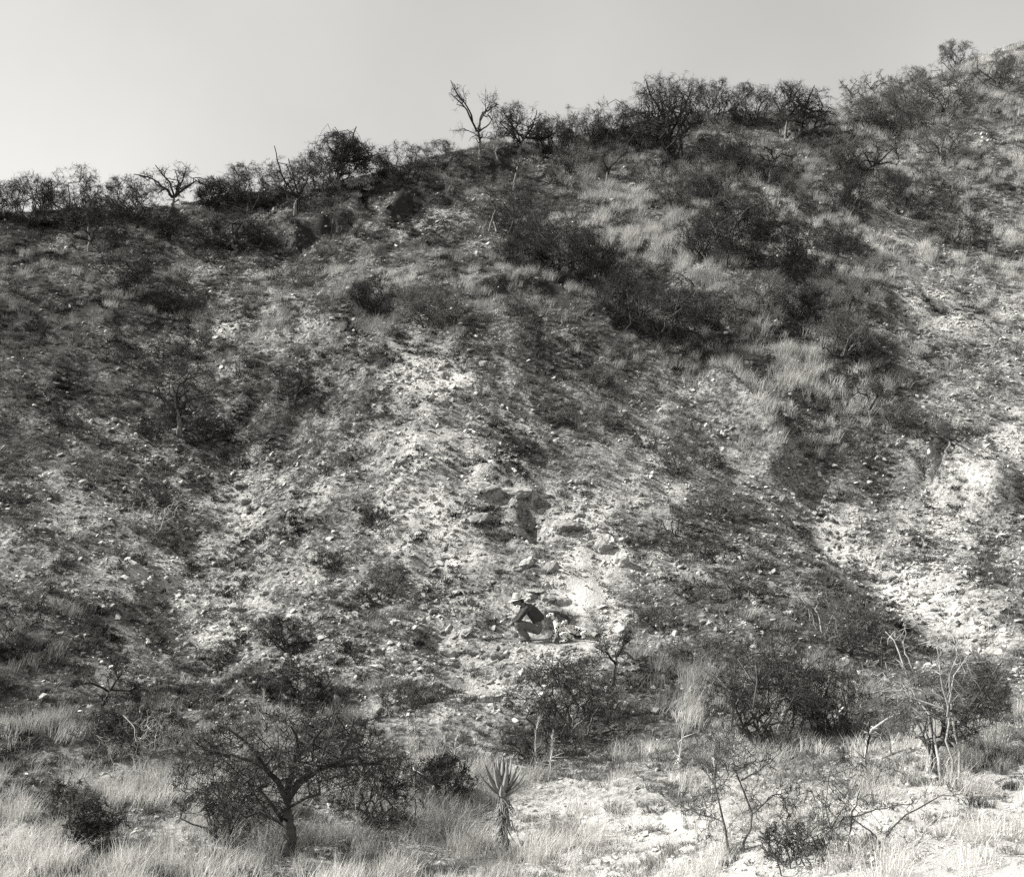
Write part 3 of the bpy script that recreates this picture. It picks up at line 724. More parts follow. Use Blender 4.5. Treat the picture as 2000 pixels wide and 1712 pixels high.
plant('thorn_bush', 'bush', 1330, 400, 70, 120, 'grey twiggy bush below the biggest round tree', 'bush', twig=M_GREYTWIG)
plant('thorn_bush', 'bush', 1385, 395, 80, 130, 'wiry bush right below the biggest round tree', 'bush', twig=M_GREYTWIG, dens=.9)
plant('thorn_bush', 'bush', 1085, 545, 150, 210, 'largest dark bush in the centre of the upper slope', 'bush', dens=1.8)
plant('thorn_bush', 'bush', 1160, 540, 90, 150, 'dark bush merging with right side of the largest central bush', 'bush', dens=1.3)
plant('thorn_tree', 'tree', 1440, 530, 140, 230, 'dark spreading thorn tree in the middle of the upper right slope', 'tree', dens=2.3, bark=M_DARKBARK,
      skel=[([(1415,532),(1420,490),(1425,445)], 6), ([(1422,460),(1445,430),(1490,415)], 6), ([(1425,450),(1405,410),(1400,380)], 5), ([(1480,525),(1470,470),(1500,430)], 6), ([(1500,432),(1540,435),(1570,450)], 5)])
plant('thorn_bush', 'bush', 1555, 545, 100, 190, 'dark mass of bush right of the dark spreading thorn tree', 'bush', dens=1.4)
plant('thorn_bush', 'bush', 1650, 410, 66, 120, 'dark bush under the right shoulder with bare grass around', 'bush', dens=1.1)
plant('bare_tree', 'bare', 1700, 345, 80, 130, 'open bare tree with L-shaped limb on the right slope', 'tree', dens=1.1)
plant('bare_tree', 'bare', 1840, 390, 70, 120, 'pale arching bare tree near the right edge of the upper slope', 'tree', twig=M_GREYTWIG, dens=.8)
plant('thorn_bush', 'bush', 1880, 490, 80, 130, 'round dark bush at right edge beside the bare path', 'bush', dens=1.0)
plant('thorn_bush', 'bush', 1760, 260, 50, 110, 'low grey bush below the broad right shoulder bush', 'bush', twig=M_GREYTWIG)
plant('thorn_bush', 'bush', 1290, 650, 90, 230, 'broad black bush overhanging the bank right of centre', 'bush', dens=1.7)
plant('thorn_bush', 'bush', 1200, 620, 60, 110, 'wiry bush at left end of the broad black bush', 'bush', dens=1.1)
plant('thorn_bush', 'bush', 1480, 615, 76, 170, 'pale-topped bush right of the broad black bush', 'bush', twig=M_GREYTWIG, dens=1.3)
plant('thorn_bush', 'bush', 1575, 620, 56, 120, 'dark low bush at the right end of the bank', 'bush', dens=1.2)
plant('thorn_bush', 'bush', 838, 635, 74, 170, 'grey bush spilling over crest of the stony mound', 'bush', twig=M_GREYTWIG, dens=1.4)
plant('thorn_bush', 'bush', 735, 612, 62, 110, 'dark grassy bush at left end of the mound crest', 'bush', dens=1.1)
plant('thorn_bush', 'thicket', 1030, 612, 60, 110, 'spiky pale thicket at very top of the stony mound', 'shrub', dens=.6)
plant('thorn_bush', 'bush', 355, 610, 50, 150, 'low dark bush right of the leaning thorn tree', 'bush', dens=.9)
plant('thorn_bush', 'thicket', 1640, 690, 110, 130, 'tall feathery grey thicket above the right gully', 'shrub', dens=1.0)
plant('thorn_bush', 'bush', 1700, 700, 46, 120, 'flat dark bush below the feathery grey thicket', 'bush')
# --- middle of the slope
plant('thorn_tree', 'tree', 352, 850, 140, 220, 'dark spreading thorn tree alone on the left middle slope', 'tree', dens=.6, bark=M_BARK,
      skel=[([(350,850),(354,825),(352,800)], 13), ([(352,812),(330,785),(305,770),(270,765)], 9), ([(352,800),(350,775),(358,750)], 9), ([(352,805),(370,785),(400,778),(440,780)], 9),
            ([(356,755),(375,742),(400,735)], 5), ([(352,778),(335,770),(322,775)], 4), ([(372,784),(365,755),(380,725)], 4)])
plant('thorn_bush', 'bush', 408, 850, 44, 130, 'low dark bush in shade right of the lone left tree', 'bush', dens=1.1)
plant('thorn_bush', 'bush', 300, 850, 50, 100, 'dark bush at left foot of the lone left tree', 'bush')
plant('thorn_tree', 'tree', 566, 795, 82, 120, 'small dark thorn tree with several stems left of mound', 'tree', bark=M_BARK,
      skel=[([(566,797),(562,770),(548,745)], 6), ([(572,797),(580,770),(605,755)], 5), ([(552,752),(540,735),(520,718)], 4), ([(580,770),(590,745),(585,725)], 4)], dens=.8)
plant('thorn_bush', 'bush', 640, 800, 40, 110, 'low bush right of the small several-stemmed tree', 'bush', twig=M_GREYTWIG, dens=.8)
plant('thorn_bush', 'thicket', 196, 945, 62, 80, 'forked grey shrub near the left edge', 'shrub', dens=.4)
plant('dead_bush', 'dead', 300, 1030, 60, 130, 'bleached arching dead stems on left rubble slope', 'bush', dens=.8)
plant('thorn_bush', 'bush', 290, 985, 50, 130, 'dark bush behind the bleached arching stems', 'bush', dens=.9)
plant('thorn_bush', 'bush', 130, 830, 50, 90, 'dark bush at left edge level with the lone tree', 'bush', dens=.8)
plant('thorn_bush', 'bush', 1010, 888, 42, 90, 'small black bush above the rock ledge', 'bush', dens=1.0)
plant('thorn_bush', 'bush', 735, 1030, 54, 70, 'dark shrub in shadowed furrow left of centre', 'bush', dens=.7)
plant('grass_bush', 'bush', 740, 1165, 80, 130, 'shaggy grey bush left of the crouching person', 'bush', twig=M_GREYTWIG, dens=1.4)
plant('thorn_bush', 'bush', 650, 1110, 36, 100, 'low dark bush above left of the shaggy grey bush', 'bush', dens=.8)
plant('thorn_bush', 'bush', 560, 1255, 62, 150, 'dark spreading low bush on the lower left rubble', 'bush', dens=1.2)
plant('thorn_bush', 'thicket', 1320, 925, 60, 130, 'pale wiry scrub left of the dark eroded spur', 'shrub', dens=.5)
plant('thorn_bush', 'thicket', 1400, 1010, 56, 160, 'grey wiry scrub below the dark eroded spur', 'shrub', dens=.8)
plant('thorn_tree', 'bare', 1706, 835, 76, 110, 'small bare thorn tree on the slope above right gully', 'tree', dens=1.0,
      skel=[([(1704,837),(1700,800),(1702,770)], 5), ([(1702,800),(1715,775),(1735,768)], 4), ([(1702,772),(1680,765),(1665,775)], 3), ([(1716,776),(1716,764),(1740,762)], 3)])
plant('thorn_bush', 'bush', 1740, 830, 46, 130, 'grey bush right of the small bare gully tree', 'bush', twig=M_GREYTWIG)
plant('bare_tree', 'bare', 1845, 880, 50, 120, 'low bare branch sprawling above the white cliff', 'tree', dens=.5, twig=M_TWIG)
plant('thorn_bush', 'bush', 1380, 915, 34, 80, 'dark scrub at foot of the eroded spur', 'bush', dens=.7)
plant('thorn_bush', 'bush', 1130, 830, 36, 110, 'low grassy bush high on right of the stony mound', 'bush', twig=M_GREYTWIG, dens=.8)
plant('thorn_bush', 'bush', 1170, 750, 36, 130, 'thin low scrub near top right of the mound', 'bush', twig=M_GREYTWIG, dens=.7)
# --- lower slope and the foreground
plant('thorn_tree', 'tree', 562, 1672, 285, 430, 'large dark thorn tree in left foreground with crooked trunk', 'tree', dens=1.25, bark=M_DARKBARK,
      skel=[([(562,1674),(566,1620),(560,1560)], 34), ([(562,1570),(545,1530),(520,1500),(470,1480)], 15), ([(562,1562),(590,1525),(640,1498),(700,1478)], 17), ([(560,1560),(570,1510),(585,1460),(570,1420)], 13),
            ([(660,1492),(680,1450),(690,1410)], 9), ([(520,1500),(480,1450),(430,1420)], 9), ([(640,1498),(720,1500),(770,1490)], 8), ([(575,1490),(620,1440),(650,1400)], 8), ([(470,1480),(420,1470),(380,1440)], 7)])
plant('thorn_bush', 'thicket', 430, 1640, 170, 190, 'dark twiggy shrub left of the large foreground tree', 'shrub', twig=M_TWIG, dens=1.0)
plant('thorn_bush', 'thicket', 730, 1600, 150, 200, 'tangled dark shrub right of the large foreground tree', 'shrub', twig=M_TWIG, dens=1.2)
plant('thorn_bush', 'bush', 860, 1565, 90, 150, 'dark shrub between foreground tree and aloe', 'bush', dens=1.1)
plant('thorn_tree', 'bare', 200, 1405, 110, 170, 'small dark leaning tree at lower left', 'tree', dens=1.3, twig=M_TWIG,
      skel=[([(192,1408),(205,1370),(218,1345)], 9), ([(216,1350),(190,1330),(150,1335)], 5), ([(218,1346),(235,1325),(225,1300)], 5), ([(218,1346),(250,1350),(280,1335)], 5)])
plant('dead_bush', 'dead', 260, 1500, 90, 230, 'pale arching dead stems in front of the lower left tree', 'bush', dens=1.0,
      skel=[([(200,1500),(215,1462),(260,1455)], 3), ([(225,1505),(212,1470),(205,1450)], 3), ([(330,1505),(310,1470),(285,1460)], 4), ([(278,1500),(276,1450),(285,1430)], 4), ([(285,1460),(265,1468),(262,1490)], 3), ([(240,1400),(265,1420),(270,1440)], 3)])
plant('thorn_bush', 'bush', 260, 1455, 70, 240, 'dark bush behind the pale arching dead stems', 'bush', dens=1.2)
plant('thorn_tree', 'tree', 186, 1672, 110, 150, 'little thorn tree at the bottom left corner', 'tree', dens=.8, bark=M_DARKBARK)
plant('thorn_bush', 'bush', 140, 1600, 80, 130, 'grey bush above the little bottom left tree', 'bush', twig=M_GREYTWIG)
plant('thorn_bush', 'thicket', 590, 1372, 76, 160, 'spiky dark scrub just above the large foreground tree', 'shrub', twig=M_TWIG, dens=.9)
plant('thorn_bush', 'bush', 800, 1375, 44, 120, 'low grey scrub on slope below the crouching person', 'bush', twig=M_GREYTWIG, dens=.8)
plant('thorn_bush', 'thicket', 1095, 1425, 160, 220, 'upright twiggy shrub on slope below the dogs', 'shrub', twig=M_TWIG, dens=1.3)
plant('thorn_tree', 'bare', 1196, 1345, 110, 120, 'dark crooked sapling right of the upright twiggy shrub', 'tree', dens=.9, bark=M_DARKBARK,
      skel=[([(1195,1347),(1202,1300),(1210,1275)], 8), ([(1208,1285),(1220,1262),(1222,1240)], 6), ([(1204,1300),(1185,1275),(1160,1262)], 5), ([(1215,1270),(1240,1290),(1262,1290)], 4)])
plant('thorn_bush', 'thicket', 1060, 1490, 90, 170, 'dark flat twiggy shrub above the aloe', 'shrub', twig=M_TWIG, dens=.9)
plant('thorn_bush', 'thicket', 1500, 1460, 230, 300, 'biggest tangled thicket in the lower right', 'shrub', twig=M_TWIG, dens=2.4)
plant('thorn_bush', 'thicket', 1620, 1430, 150, 170, 'tangled thicket joined to right side of the biggest one', 'shrub', twig=M_TWIG, dens=1.2)
plant('thorn_bush', 'thicket', 1660, 1265, 120, 190, 'grey shrub below the right gully', 'shrub', dens=1.5)
plant('dead_branch', 'dead', 1560, 1235, 80, 150, 'bleached fan of dead branches left of the grey gully shrub', 'branch', dens=.8,
      skel=[([(1600,1240),(1580,1195),(1540,1150)], 4), ([(1605,1240),(1600,1200),(1575,1165)], 4), ([(1598,1235),(1560,1200),(1530,1185)], 3), ([(1610,1230),(1630,1195),(1650,1190)], 4), ([(1585,1210),(1565,1170),(1560,1150)], 3)])
plant('thorn_tree', 'tree', 1828, 1505, 230, 260, 'gnarled dark-trunked tree at right with sparse crown', 'tree', dens=1.1, bark=M_DARKBARK, twig=M_GREYTWIG,
      skel=[([(1826,1507),(1822,1480),(1822,1462)], 16), ([(1822,1466),(1842,1445),(1845,1418)], 13), ([(1820,1464),(1800,1440),(1785,1440)], 9), ([(1845,1425),(1875,1415),(1890,1380)], 7), ([(1845,1420),(1830,1390),(1790,1370)], 6), ([(1888,1385),(1915,1330),(1935,1290)], 6)])
plant('dead_branch', 'dead', 1850, 1514, 260, 240, 'tall bleached dead branches rising behind the gnarled right tree', 'branch', dens=.9,
      skel=[([(1840,1514),(1846,1430),(1800,1300),(1775,1245)], 6), ([(1858,1514),(1848,1380),(1825,1260)], 5), ([(1872,1514),(1870,1350),(1930,1275)], 5), ([(1835,1365),(1780,1345),(1710,1350)], 6),
            ([(1845,1390),(1770,1360),(1735,1340)], 4), ([(1815,1330),(1800,1290),(1798,1265)], 4), ([(1850,1400),(1850,1320),(1855,1250)], 4)])
plant('thorn_bush', 'thicket', 1900, 1420, 150, 150, 'grey scrub at right edge behind the gnarled tree', 'shrub', dens=1.0)
plant('dead_branch', 'dead', 1730, 1480, 90, 110, 'long pale stem arching over bright grass at lower right', 'branch', dens=.3,
      skel=[([(1690,1480),(1700,1430),(1735,1395),(1780,1390)], 7), ([(1745,1470),(1735,1440),(1712,1420)], 4)])
plant('thorn_bush', 'thicket', 1435, 1668, 200, 250, 'dark-branched bush rising out of bright foreground grass', 'shrub', twig=M_GREYTWIG, dens=.7,
      skel=[([(1425,1670),(1415,1610),(1400,1540),(1370,1500)], 5.6), ([(1450,1670),(1470,1600),(1455,1530),(1440,1480)], 5.6), ([(1400,1545),(1405,1500),(1420,1480)], 3.7), ([(1455,1535),(1490,1515),(1525,1480)], 3.7), ([(1415,1610),(1370,1600),(1330,1590)], 3.1), ([(1470,1600),(1510,1560),(1540,1555)], 3.1)])
plant('thorn_bush', 'thicket', 1660, 1672, 190, 220, 'dark slanting stems in bright grass at the bottom right', 'shrub', twig=M_GREYTWIG, dens=.45,
      skel=[([(1655,1672),(1660,1600),(1665,1540)], 5.0), ([(1740,1672),(1700,1625),(1660,1600)], 5.0), ([(1610,1672),(1580,1630),(1560,1610)], 4.3), ([(1700,1660),(1760,1600),(1830,1565),(1880,1555)], 4.3), ([(1665,1600),(1720,1590),(1790,1580)], 3.7), ([(1625,1640),(1620,1580),(1640,1500)], 3.1)])
plant('thorn_bush', 'thicket', 1560, 1690, 110, 160, 'low dark twigs between the two dark-branched foreground bushes', 'shrub', twig=M_TWIG, dens=.6)
plant('thorn_bush', 'bush', 1290, 1220, 40, 130, 'grassy grey scrub right of the white bare face', 'bush', twig=M_GREYTWIG, dens=.9)
plant('thorn_bush', 'bush', 1360, 1290, 60, 150, 'grassy bush left of the biggest thicket', 'bush', twig=M_GREYTWIG, dens=1.0)

# ------------------------------------------------------------------ wording that tells small shrubs and loose rocks apart: by the landmark nearest to each
REFS = [(560,1560,'big foreground tree'),(985,1600,'aloe'),(1500,1380,'biggest thicket'),(1828,1450,'gnarled right tree'),(1660,1210,'grey gully shrub'),(1095,1350,'upright twiggy shrub'),
 (1196,1300,'crooked sapling'),(740,1120,'shaggy grey bush'),(560,1230,'low spreading bush'),(352,800,'lone left tree'),(566,770,'several-stemmed tree'),(1020,955,'rock ledge'),(1110,1025,'jagged rock'),
 (1200,1090,'white rock pair'),(1030,1210,'crouching person'),(1090,1220,'dogs'),(1130,1170,'white bare face'),(1290,610,'broad black bush'),(1085,480,'largest central bush'),(1440,470,'dark spreading tree'),
 (1640,650,'feathery thicket'),(1706,800,'bare gully tree'),(1900,900,'white cliff'),(240,540,'leaning dark tree'),(452,470,'wide low tree'),(640,465,'undercut bank'),(1308,250,'biggest round tree'),
 (1535,220,'pale-limbed tree'),(1504,330,'thick pale trunk'),(1186,330,'Y-shaped tree'),(937,250,'gnarled bare tree'),(867,735,'brightest mound rock'),(838,600,'grey crest bush'),(1450,850,'eroded spur'),
 (1530,985,'right gully head'),(1740,1130,'gully shelf'),(470,960,'angular white rocks'),(300,1010,'bleached arching stems'),(200,1370,'lower left tree'),(1700,310,'L-limbed tree'),(1880,450,'right-edge bush'),
 (820,415,'scooped hollow'),(1010,870,'small black bush'),(735,1000,'furrow shrub'),(1800,1170,'gully bend rock'),(196,920,'forked grey shrub'),(460,1190,'whitish boulder'),(1290,1200,'grassy grey scrub'),(1400,990,'wiry scrub')]
DIRS = ['right of', 'above right of', 'above', 'above left of', 'left of', 'below left of', 'below', 'below right of']
def where(px, py, i=0):
    q = sorted(REFS, key=lambda r_: (r_[0] - px) ** 2 + (r_[1] - py) ** 2)[i]
    d = math.hypot(q[0] - px, q[1] - py)
    k = int(round(math.atan2(q[1] - py, px - q[0]) / (math.pi / 4))) % 8
    return ('' if d > 75 else 'just ') + DIRS[k] + ' the ' + q[2], q[2]
AUTO = []
ORD = ['leftmost', 'second from left', 'third from left', 'fourth from left', 'fifth from left', 'sixth from left', 'seventh from left', 'eighth from left', 'ninth from left', 'tenth from left']
def relabel():
    same = {}
    for o, noun, sizes in AUTO:
        px, py = project(o.location.x, o.location.y, o.location.z)
        sz = 'small' if o.scale.x < sizes[0] else ('large' if o.scale.x > sizes[1] else 'middling')
        same.setdefault((sz, noun, where(px, py)[0]), []).append((float(px), o, where(px, py, 1)[1]))
    for (sz, noun, w), lst in same.items():
        lst.sort(key=lambda e_: e_[0])
        for i, (px, o, w2) in enumerate(lst):
            if len(lst) == 1: o['label'] = f'{sz} {noun} {w}, toward the {w2}'
            else: o['label'] = f"{'rightmost' if i == len(lst) - 1 else ORD[min(i, 9)]} of {len(lst)} {sz} {noun}s {w}"

# small shrubs filling in: individuals copied from a few, each kind of place with its own wording
protos = []
for i in range(5):
    SEED[0] += 1
    protos.append(build_plant('small_shrub', (0, 0, -50), 0.9, 1.5, 'bush', SEED[0], 'x', 'shrub', None, None, .4, M_GREYTWIG if i % 3 else M_TWIG))
used = [False] * 5
def copy_tree(o, parent=None):
    c = o.copy(); COL.objects.link(c)
    if parent: c.parent = parent
    for ch in o.children: copy_tree(ch, c)
    return c
REG = [
 ((1350,1930), (260,480), 34, 'small shrub among pale grass on the upper right slope', 'small shrubs on the upper right slope'),
 ((1000,1500), (300,420), 14, 'small shrub below the skyline trees right of centre', 'small shrubs below the skyline'),
 ((100,560), (480,800), 12, 'small shrub on the dark grassy left slope', 'small shrubs on the left slope'),
 ((600,980), (340,560), 6, 'small shrub on the terraces above the stony mound', 'small shrubs on the terraces'),
 ((1300,1750), (660,830), 10, 'small shrub in long grass around the eroded spur', 'small shrubs around the eroded spur'),
 ((1250,1600), (1030,1230), 8, 'small shrub on the slope right of the dogs', 'small shrubs right of the dogs'),
 ((100,480), (1180,1420), 10, 'small shrub on the lower left slope', 'small shrubs on the lower left slope'),
 ((-60,60), (500,1600), 10, 'small shrub at the far left margin', 'small shrubs at the left margin'),
]
pr = random.Random(5)
for (xa, xb), (ya, yb), cnt, lab, grp in REG:
    for q in range(cnt):
        i = pr.randrange(5)
        qx, qy = pr.uniform(xa, xb), pr.uniform(ya, yb)
        if gash(np.array([qx]), np.array([qy]))[0] < 80: qx -= 170
        p = at(qx, qy)
        o = copy_tree(protos[i]) if used[i] else protos[i]; used[i] = True
        sc_ = pr.uniform(.55, 1.15); o.location = p; o.rotation_euler = (0, 0, pr.uniform(0, 6.28)); o.scale = (sc_, sc_, sc_ * pr.uniform(.6, 1.0))
        tag(o, lab, 'shrub', grp); AUTO.append((o, 'twiggy shrub', (.75, .98)))

# ------------------------------------------------------------------ rocks one can pick out
m_rock, t, b = mat('chalky_rock', 1.0); N = t.nodes
c = N.new('ShaderNodeTexCoord'); q = N.new('ShaderNodeTexNoise'); q.inputs['Scale'].default_value = 2.2; q.inputs['Detail'].default_value = 9; q.inputs['Roughness'].default_value = .7
ob = N.new('ShaderNodeObjectInfo'); ad = N.new('ShaderNodeMath'); ad.operation = 'MULTIPLY_ADD'; ad.inputs[1].default_value = .35
rr_ = N.new('ShaderNodeValToRGB'); rr_.color_ramp.elements[0].position = .35; rr_.color_ramp.elements[1].position = .95
rr_.color_ramp.elements[0].color = grey(.09); rr_.color_ramp.elements[1].color = grey(.52)
t.links.new(c.outputs['Object'], q.inputs['Vector']); t.links.new(ob.outputs['Random'], ad.inputs[0]); t.links.new(q.outputs[0], ad.inputs[2])
t.links.new(ad.outputs[0], rr_.inputs[0]); t.links.new(rr_.outputs[0], b.inputs['Base Color'])
bp = N.new('ShaderNodeBump'); bp.inputs['Distance'].default_value = .04; t.links.new(q.outputs[0], bp.inputs['Height']); t.links.new(bp.outputs[0], b.inputs['Normal'])
ROCKS = [rock_mesh(f'rock_shape_{i}', 300 + i, 2, .7) for i in range(7)]
for me in ROCKS: me.materials.append(m_rock)
def rock(p, sx, sy, sz, rot, label, group=None, name='rock'):
    o = bpy.data.objects.new(name, pr.choice(ROCKS)); COL.objects.link(o)
    o.location = p; o.scale = (sx, sy, sz); o.rotation_euler = rot
    tag(o, label, 'rock', group)
    return o
BIG = [  # px, py(bottom), width px, height px, label
 (1012,970,52,26,'long pale rock slab of the ledge above the dark cleft'), (945,960,70,20,'left pale slab of the rock ledge'), (985,945,20,16,'small pointed stone on top of the rock ledge'),
 (940,1022,56,24,'flat light rock left of the dark cleft'), (1030,1110,34,26,'square pale block above the crouching person'), (1078,1122,36,30,'pale block at top of the white bare face'),
 (1110,1040,60,34,'pale jagged rock with black hollow right of the cleft'), (1180,1080,36,34,'upright white rock, left of the white pair'), (1215,1105,40,36,'split white rock, right of the white pair'),
 (1135,1012,22,20,'white knob of rock above the jagged rock'), (1072,1180,40,26,'smooth pale boulder behind the dogs'), (1102,1185,24,22,'rounded stone right of the smooth pale boulder'),
 (1050,1158,50,10,'thin pale slab over a dark crevice behind the hat'), (880,1285,36,26,'pale boulder with dark side, below left of the person'), (925,1280,44,22,'low broad rock in front of the person'),
 (890,1308,16,16,'bright white stone under the low boulders'), (975,1290,30,22,'rough stone below the person, nearest the dogs'), (1205,1252,30,24,'round pale stone right of the dogs'),
 (1212,1300,28,22,'round pale stone below right of the dogs'), (340,848,24,18,'bright stone at foot of the lone left tree'), (470,955,30,22,'angular white rock, top of the left gully'),
 (478,985,26,20,'angular white rock, lower in left gully'), (425,945,18,12,'small flat slab on the left slope'), (460,1195,30,24,'whitish boulder on the lower left rubble'), (385,1290,20,14,'white stone in lower left rubble'),
 (1530,985,22,24,'white upright stone at the head of right gully'), (1560,1000,24,18,'white stone beside the right gully head'), (1740,1135,36,22,'white rock shelf edge in the right gully'), (1800,1170,40,26,'large white rock on right gully bend'),
 (1760,870,22,18,'white stone on brow of the right spur'), (1090,695,14,10,'bright single stone on upper mound'), (867,740,22,18,'brightest white rock on the mound'), (1185,612,16,10,'lone pale stone on the mound crest at right'),
 (350,1470,30,20,'pale stone by lower left dead stems'), (845,1520,36,20,'white rock behind foreground shrubs near the aloe'),
]
for px, py, w, h, lab in BIG:
    p = at(px, py); k = ppm(p)
    rock(p + Vector((0, .05, h / k * .32)), w / k * .5, w / k * .42, h / k * .68, (pr.gauss(.1, .15), pr.gauss(0, .15), pr.uniform(-.5, .5)), lab)
SCREE = [
 ((760,950), (690,800), 34, 'pale rock in the bright patch on the mound', 'rocks on the mound'),
 ((720,900), (860,1120), 40, 'pale rock on the stony rib left of the ledge', 'rocks on the stony rib'),
 ((1060,1260), (980,1110), 36, 'pale rock on the broken ground above the dogs', 'rocks above the dogs'),
 ((1540,1700), (990,1110), 30, 'white rock in upper right gully', 'rocks in the upper right gully'),
 ((1690,1920), (1110,1270), 40, 'white rock strewn in the lower right gully', 'rocks in the lower right gully'),
 ((110,330), (900,1180), 34, 'pale rock on the left rubble slope', 'rocks on the left rubble'),
 ((330,520), (900,1300), 36, 'pale rock along the left gully', 'rocks along the left gully'),
 ((760,1000), (1160,1330), 34, 'pale rock on rubble around the crouching person', 'rocks around the person'),
 ((820,1120), (590,650), 20, 'pale rock on crest of the stony mound', 'rocks on the mound crest'),
]
for (xa, xb), (ya, yb), cnt, lab, grp in SCREE:
    for q in range(cnt):
        px, py = pr.uniform(xa, xb), pr.uniform(ya, yb)
        if 975 < px < 1170 and 1170 < py < 1290: continue
        p = at(px, py); s = pr.uniform(.045, .105) * (1.4 if pr.random() < .12 else 1)
        rock(p + Vector((0, 0, s * .2)), s * pr.uniform(.8, 1.4), s * pr.uniform(.8, 1.2), s * pr.uniform(.7, 1.1), (pr.gauss(.2, .3), pr.gauss(0, .3), pr.uniform(0, 6.28)), lab, grp)
        AUTO.append((COL.objects[-1], 'pale rock', (.065, .09)))

# ------------------------------------------------------------------ the crouching person and the two dogs
def plain(name, lo, hi, scale=14.0, bumpd=0.01, rough=.9):
    m, t, b = mat(name, rough); N = t.nodes
    c = N.new('ShaderNodeTexCoord'); q = N.new('ShaderNodeTexNoise'); q.inputs['Scale'].default_value = scale; q.inputs['Detail'].default_value = 4
    r_ = N.new('ShaderNodeValToRGB'); r_.color_ramp.elements[0].position = .3; r_.color_ramp.elements[1].position = .7
    r_.color_ramp.elements[0].color = grey(lo); r_.color_ramp.elements[1].color = grey(hi)
    t.links.new(c.outputs['Object'], q.inputs['Vector']); t.links.new(q.outputs[0], r_.inputs[0]); t.links.new(r_.outputs[0], b.inputs['Base Color'])
    bp = N.new('ShaderNodeBump'); bp.inputs['Strength'].default_value = .7; bp.inputs['Distance'].default_value = bumpd
    t.links.new(q.outputs[0], bp.inputs['Height']); t.links.new(bp.outputs[0], b.inputs['Normal'])
    return m
M_SKIN = plain('skin', .17, .21, 20, .002); M_SHIRT = plain('dark_shirt', .045, .075, 12, .02); M_TROUSER = plain('light_trousers', .11, .18, 9, .03)
M_BOOT = plain('boot_leather', .07, .11); M_HAT = plain('pale_felt', .50, .58, 10, .004); M_BAND = plain('hat_band', .06, .09); M_HAIR = plain('dark_hair', .015, .03, 40)
M_EYE = plain('eye', .02, .03, 5, 0, .3)
m_dog, t, b = mat('spotted_coat', .8); N = t.nodes
c = N.new('ShaderNodeTexCoord'); nz = N.new('ShaderNodeTexNoise'); nz.inputs['Scale'].default_value = 18
mxv = N.new('ShaderNodeMix'); mxv.data_type = 'VECTOR'; mxv.inputs[0].default_value = .02
t.links.new(c.outputs['Object'], mxv.inputs[4]); t.links.new(c.outputs['Object'], nz.inputs['Vector']); t.links.new(nz.outputs['Color'], mxv.inputs[5])
v1 = N.new('ShaderNodeTexVoronoi'); v1.inputs['Scale'].default_value = 19; t.links.new(mxv.outputs[1], v1.inputs['Vector'])
sp = N.new('ShaderNodeSeparateColor'); t.links.new(v1.outputs['Color'], sp.inputs[0])
th = N.new('ShaderNodeMapRange'); th.inputs[1].default_value = 0; th.inputs[2].default_value = 1; th.inputs[3].default_value = .24; th.inputs[4].default_value = .48
t.links.new(sp.outputs[0], th.inputs[0])
lt = N.new('ShaderNodeMath'); lt.operation = 'LESS_THAN'; t.links.new(v1.outputs['Distance'], lt.inputs[0]); t.links.new(th.outputs[0], lt.inputs[1])
cm_ = N.new('ShaderNodeMix'); cm_.data_type = 'RGBA'; cm_.inputs[6].default_value = grey(.78); cm_.inputs[7].default_value = grey(.015)
t.links.new(lt.outputs[0], cm_.inputs[0]); t.links.new(cm_.outputs[2], b.inputs['Base Color'])
M_BLACKFUR = plain('black_fur', .012, .02, 30, .004); M_COLLAR = plain('collar', .03, .04)

def skin_mesh(name, V, E, R, root=0, sub=2):
    me = bpy.data.meshes.new(name); me.from_pydata(V, E, []); me.update()
    o = bpy.data.objects.new(name, me); COL.objects.link(o)
    md = o.modifiers.new('skin', 'SKIN'); md.use_smooth_shade = True; md.branch_smoothing = 0.3
    sv = me.skin_vertices[0].data
    for i, q in enumerate(R):
        sv[i].radius = q if isinstance(q, tuple) else (q, q); sv[i].use_root = (i == root)
    s_ = o.modifiers.new('sub', 'SUBSURF'); s_.levels = sub; s_.render_levels = sub
    dg = bpy.context.evaluated_depsgraph_get()
    res = bpy.data.meshes.new_from_object(o.evaluated_get(dg)); res.name = name
    bpy.data.objects.remove(o); bpy.data.meshes.remove(me)
    res.polygons.foreach_set('use_smooth', np.ones(len(res.polygons), bool))
    return res
class SK:
    def __init__(s): s.V = []; s.E = []; s.R = []
    def v(s, p, r, to=None):
        s.V.append(tuple(p)); s.R.append(r); i = len(s.V) - 1
        if to is not None: s.E.append((to, i))
        return i
    def chain(s, pts, to):
        for p, r in pts: to = s.v(p, r, to)
        return to
    def mesh(s, name, sub=2): return skin_mesh(name, s.V, s.E, s.R, 0, sub)
def ellipsoid(name, c, r, m, parent, rot=(0, 0, 0), seg=14):
    bm = bmesh.new(); bmesh.ops.create_uvsphere(bm, u_segments=seg, v_segments=seg // 2 + 2, radius=1)
    M = Matrix.Translation(c) @ Euler(rot).to_matrix().to_4x4() @ Matrix.Diagonal((*r, 1))
    bm.transform(M); me = bpy.data.meshes.new(name); bm.to_mesh(me); bm.free()
    me.polygons.foreach_set('use_smooth', np.ones(len(me.polygons), bool))
    return link(name, me, m, parent)

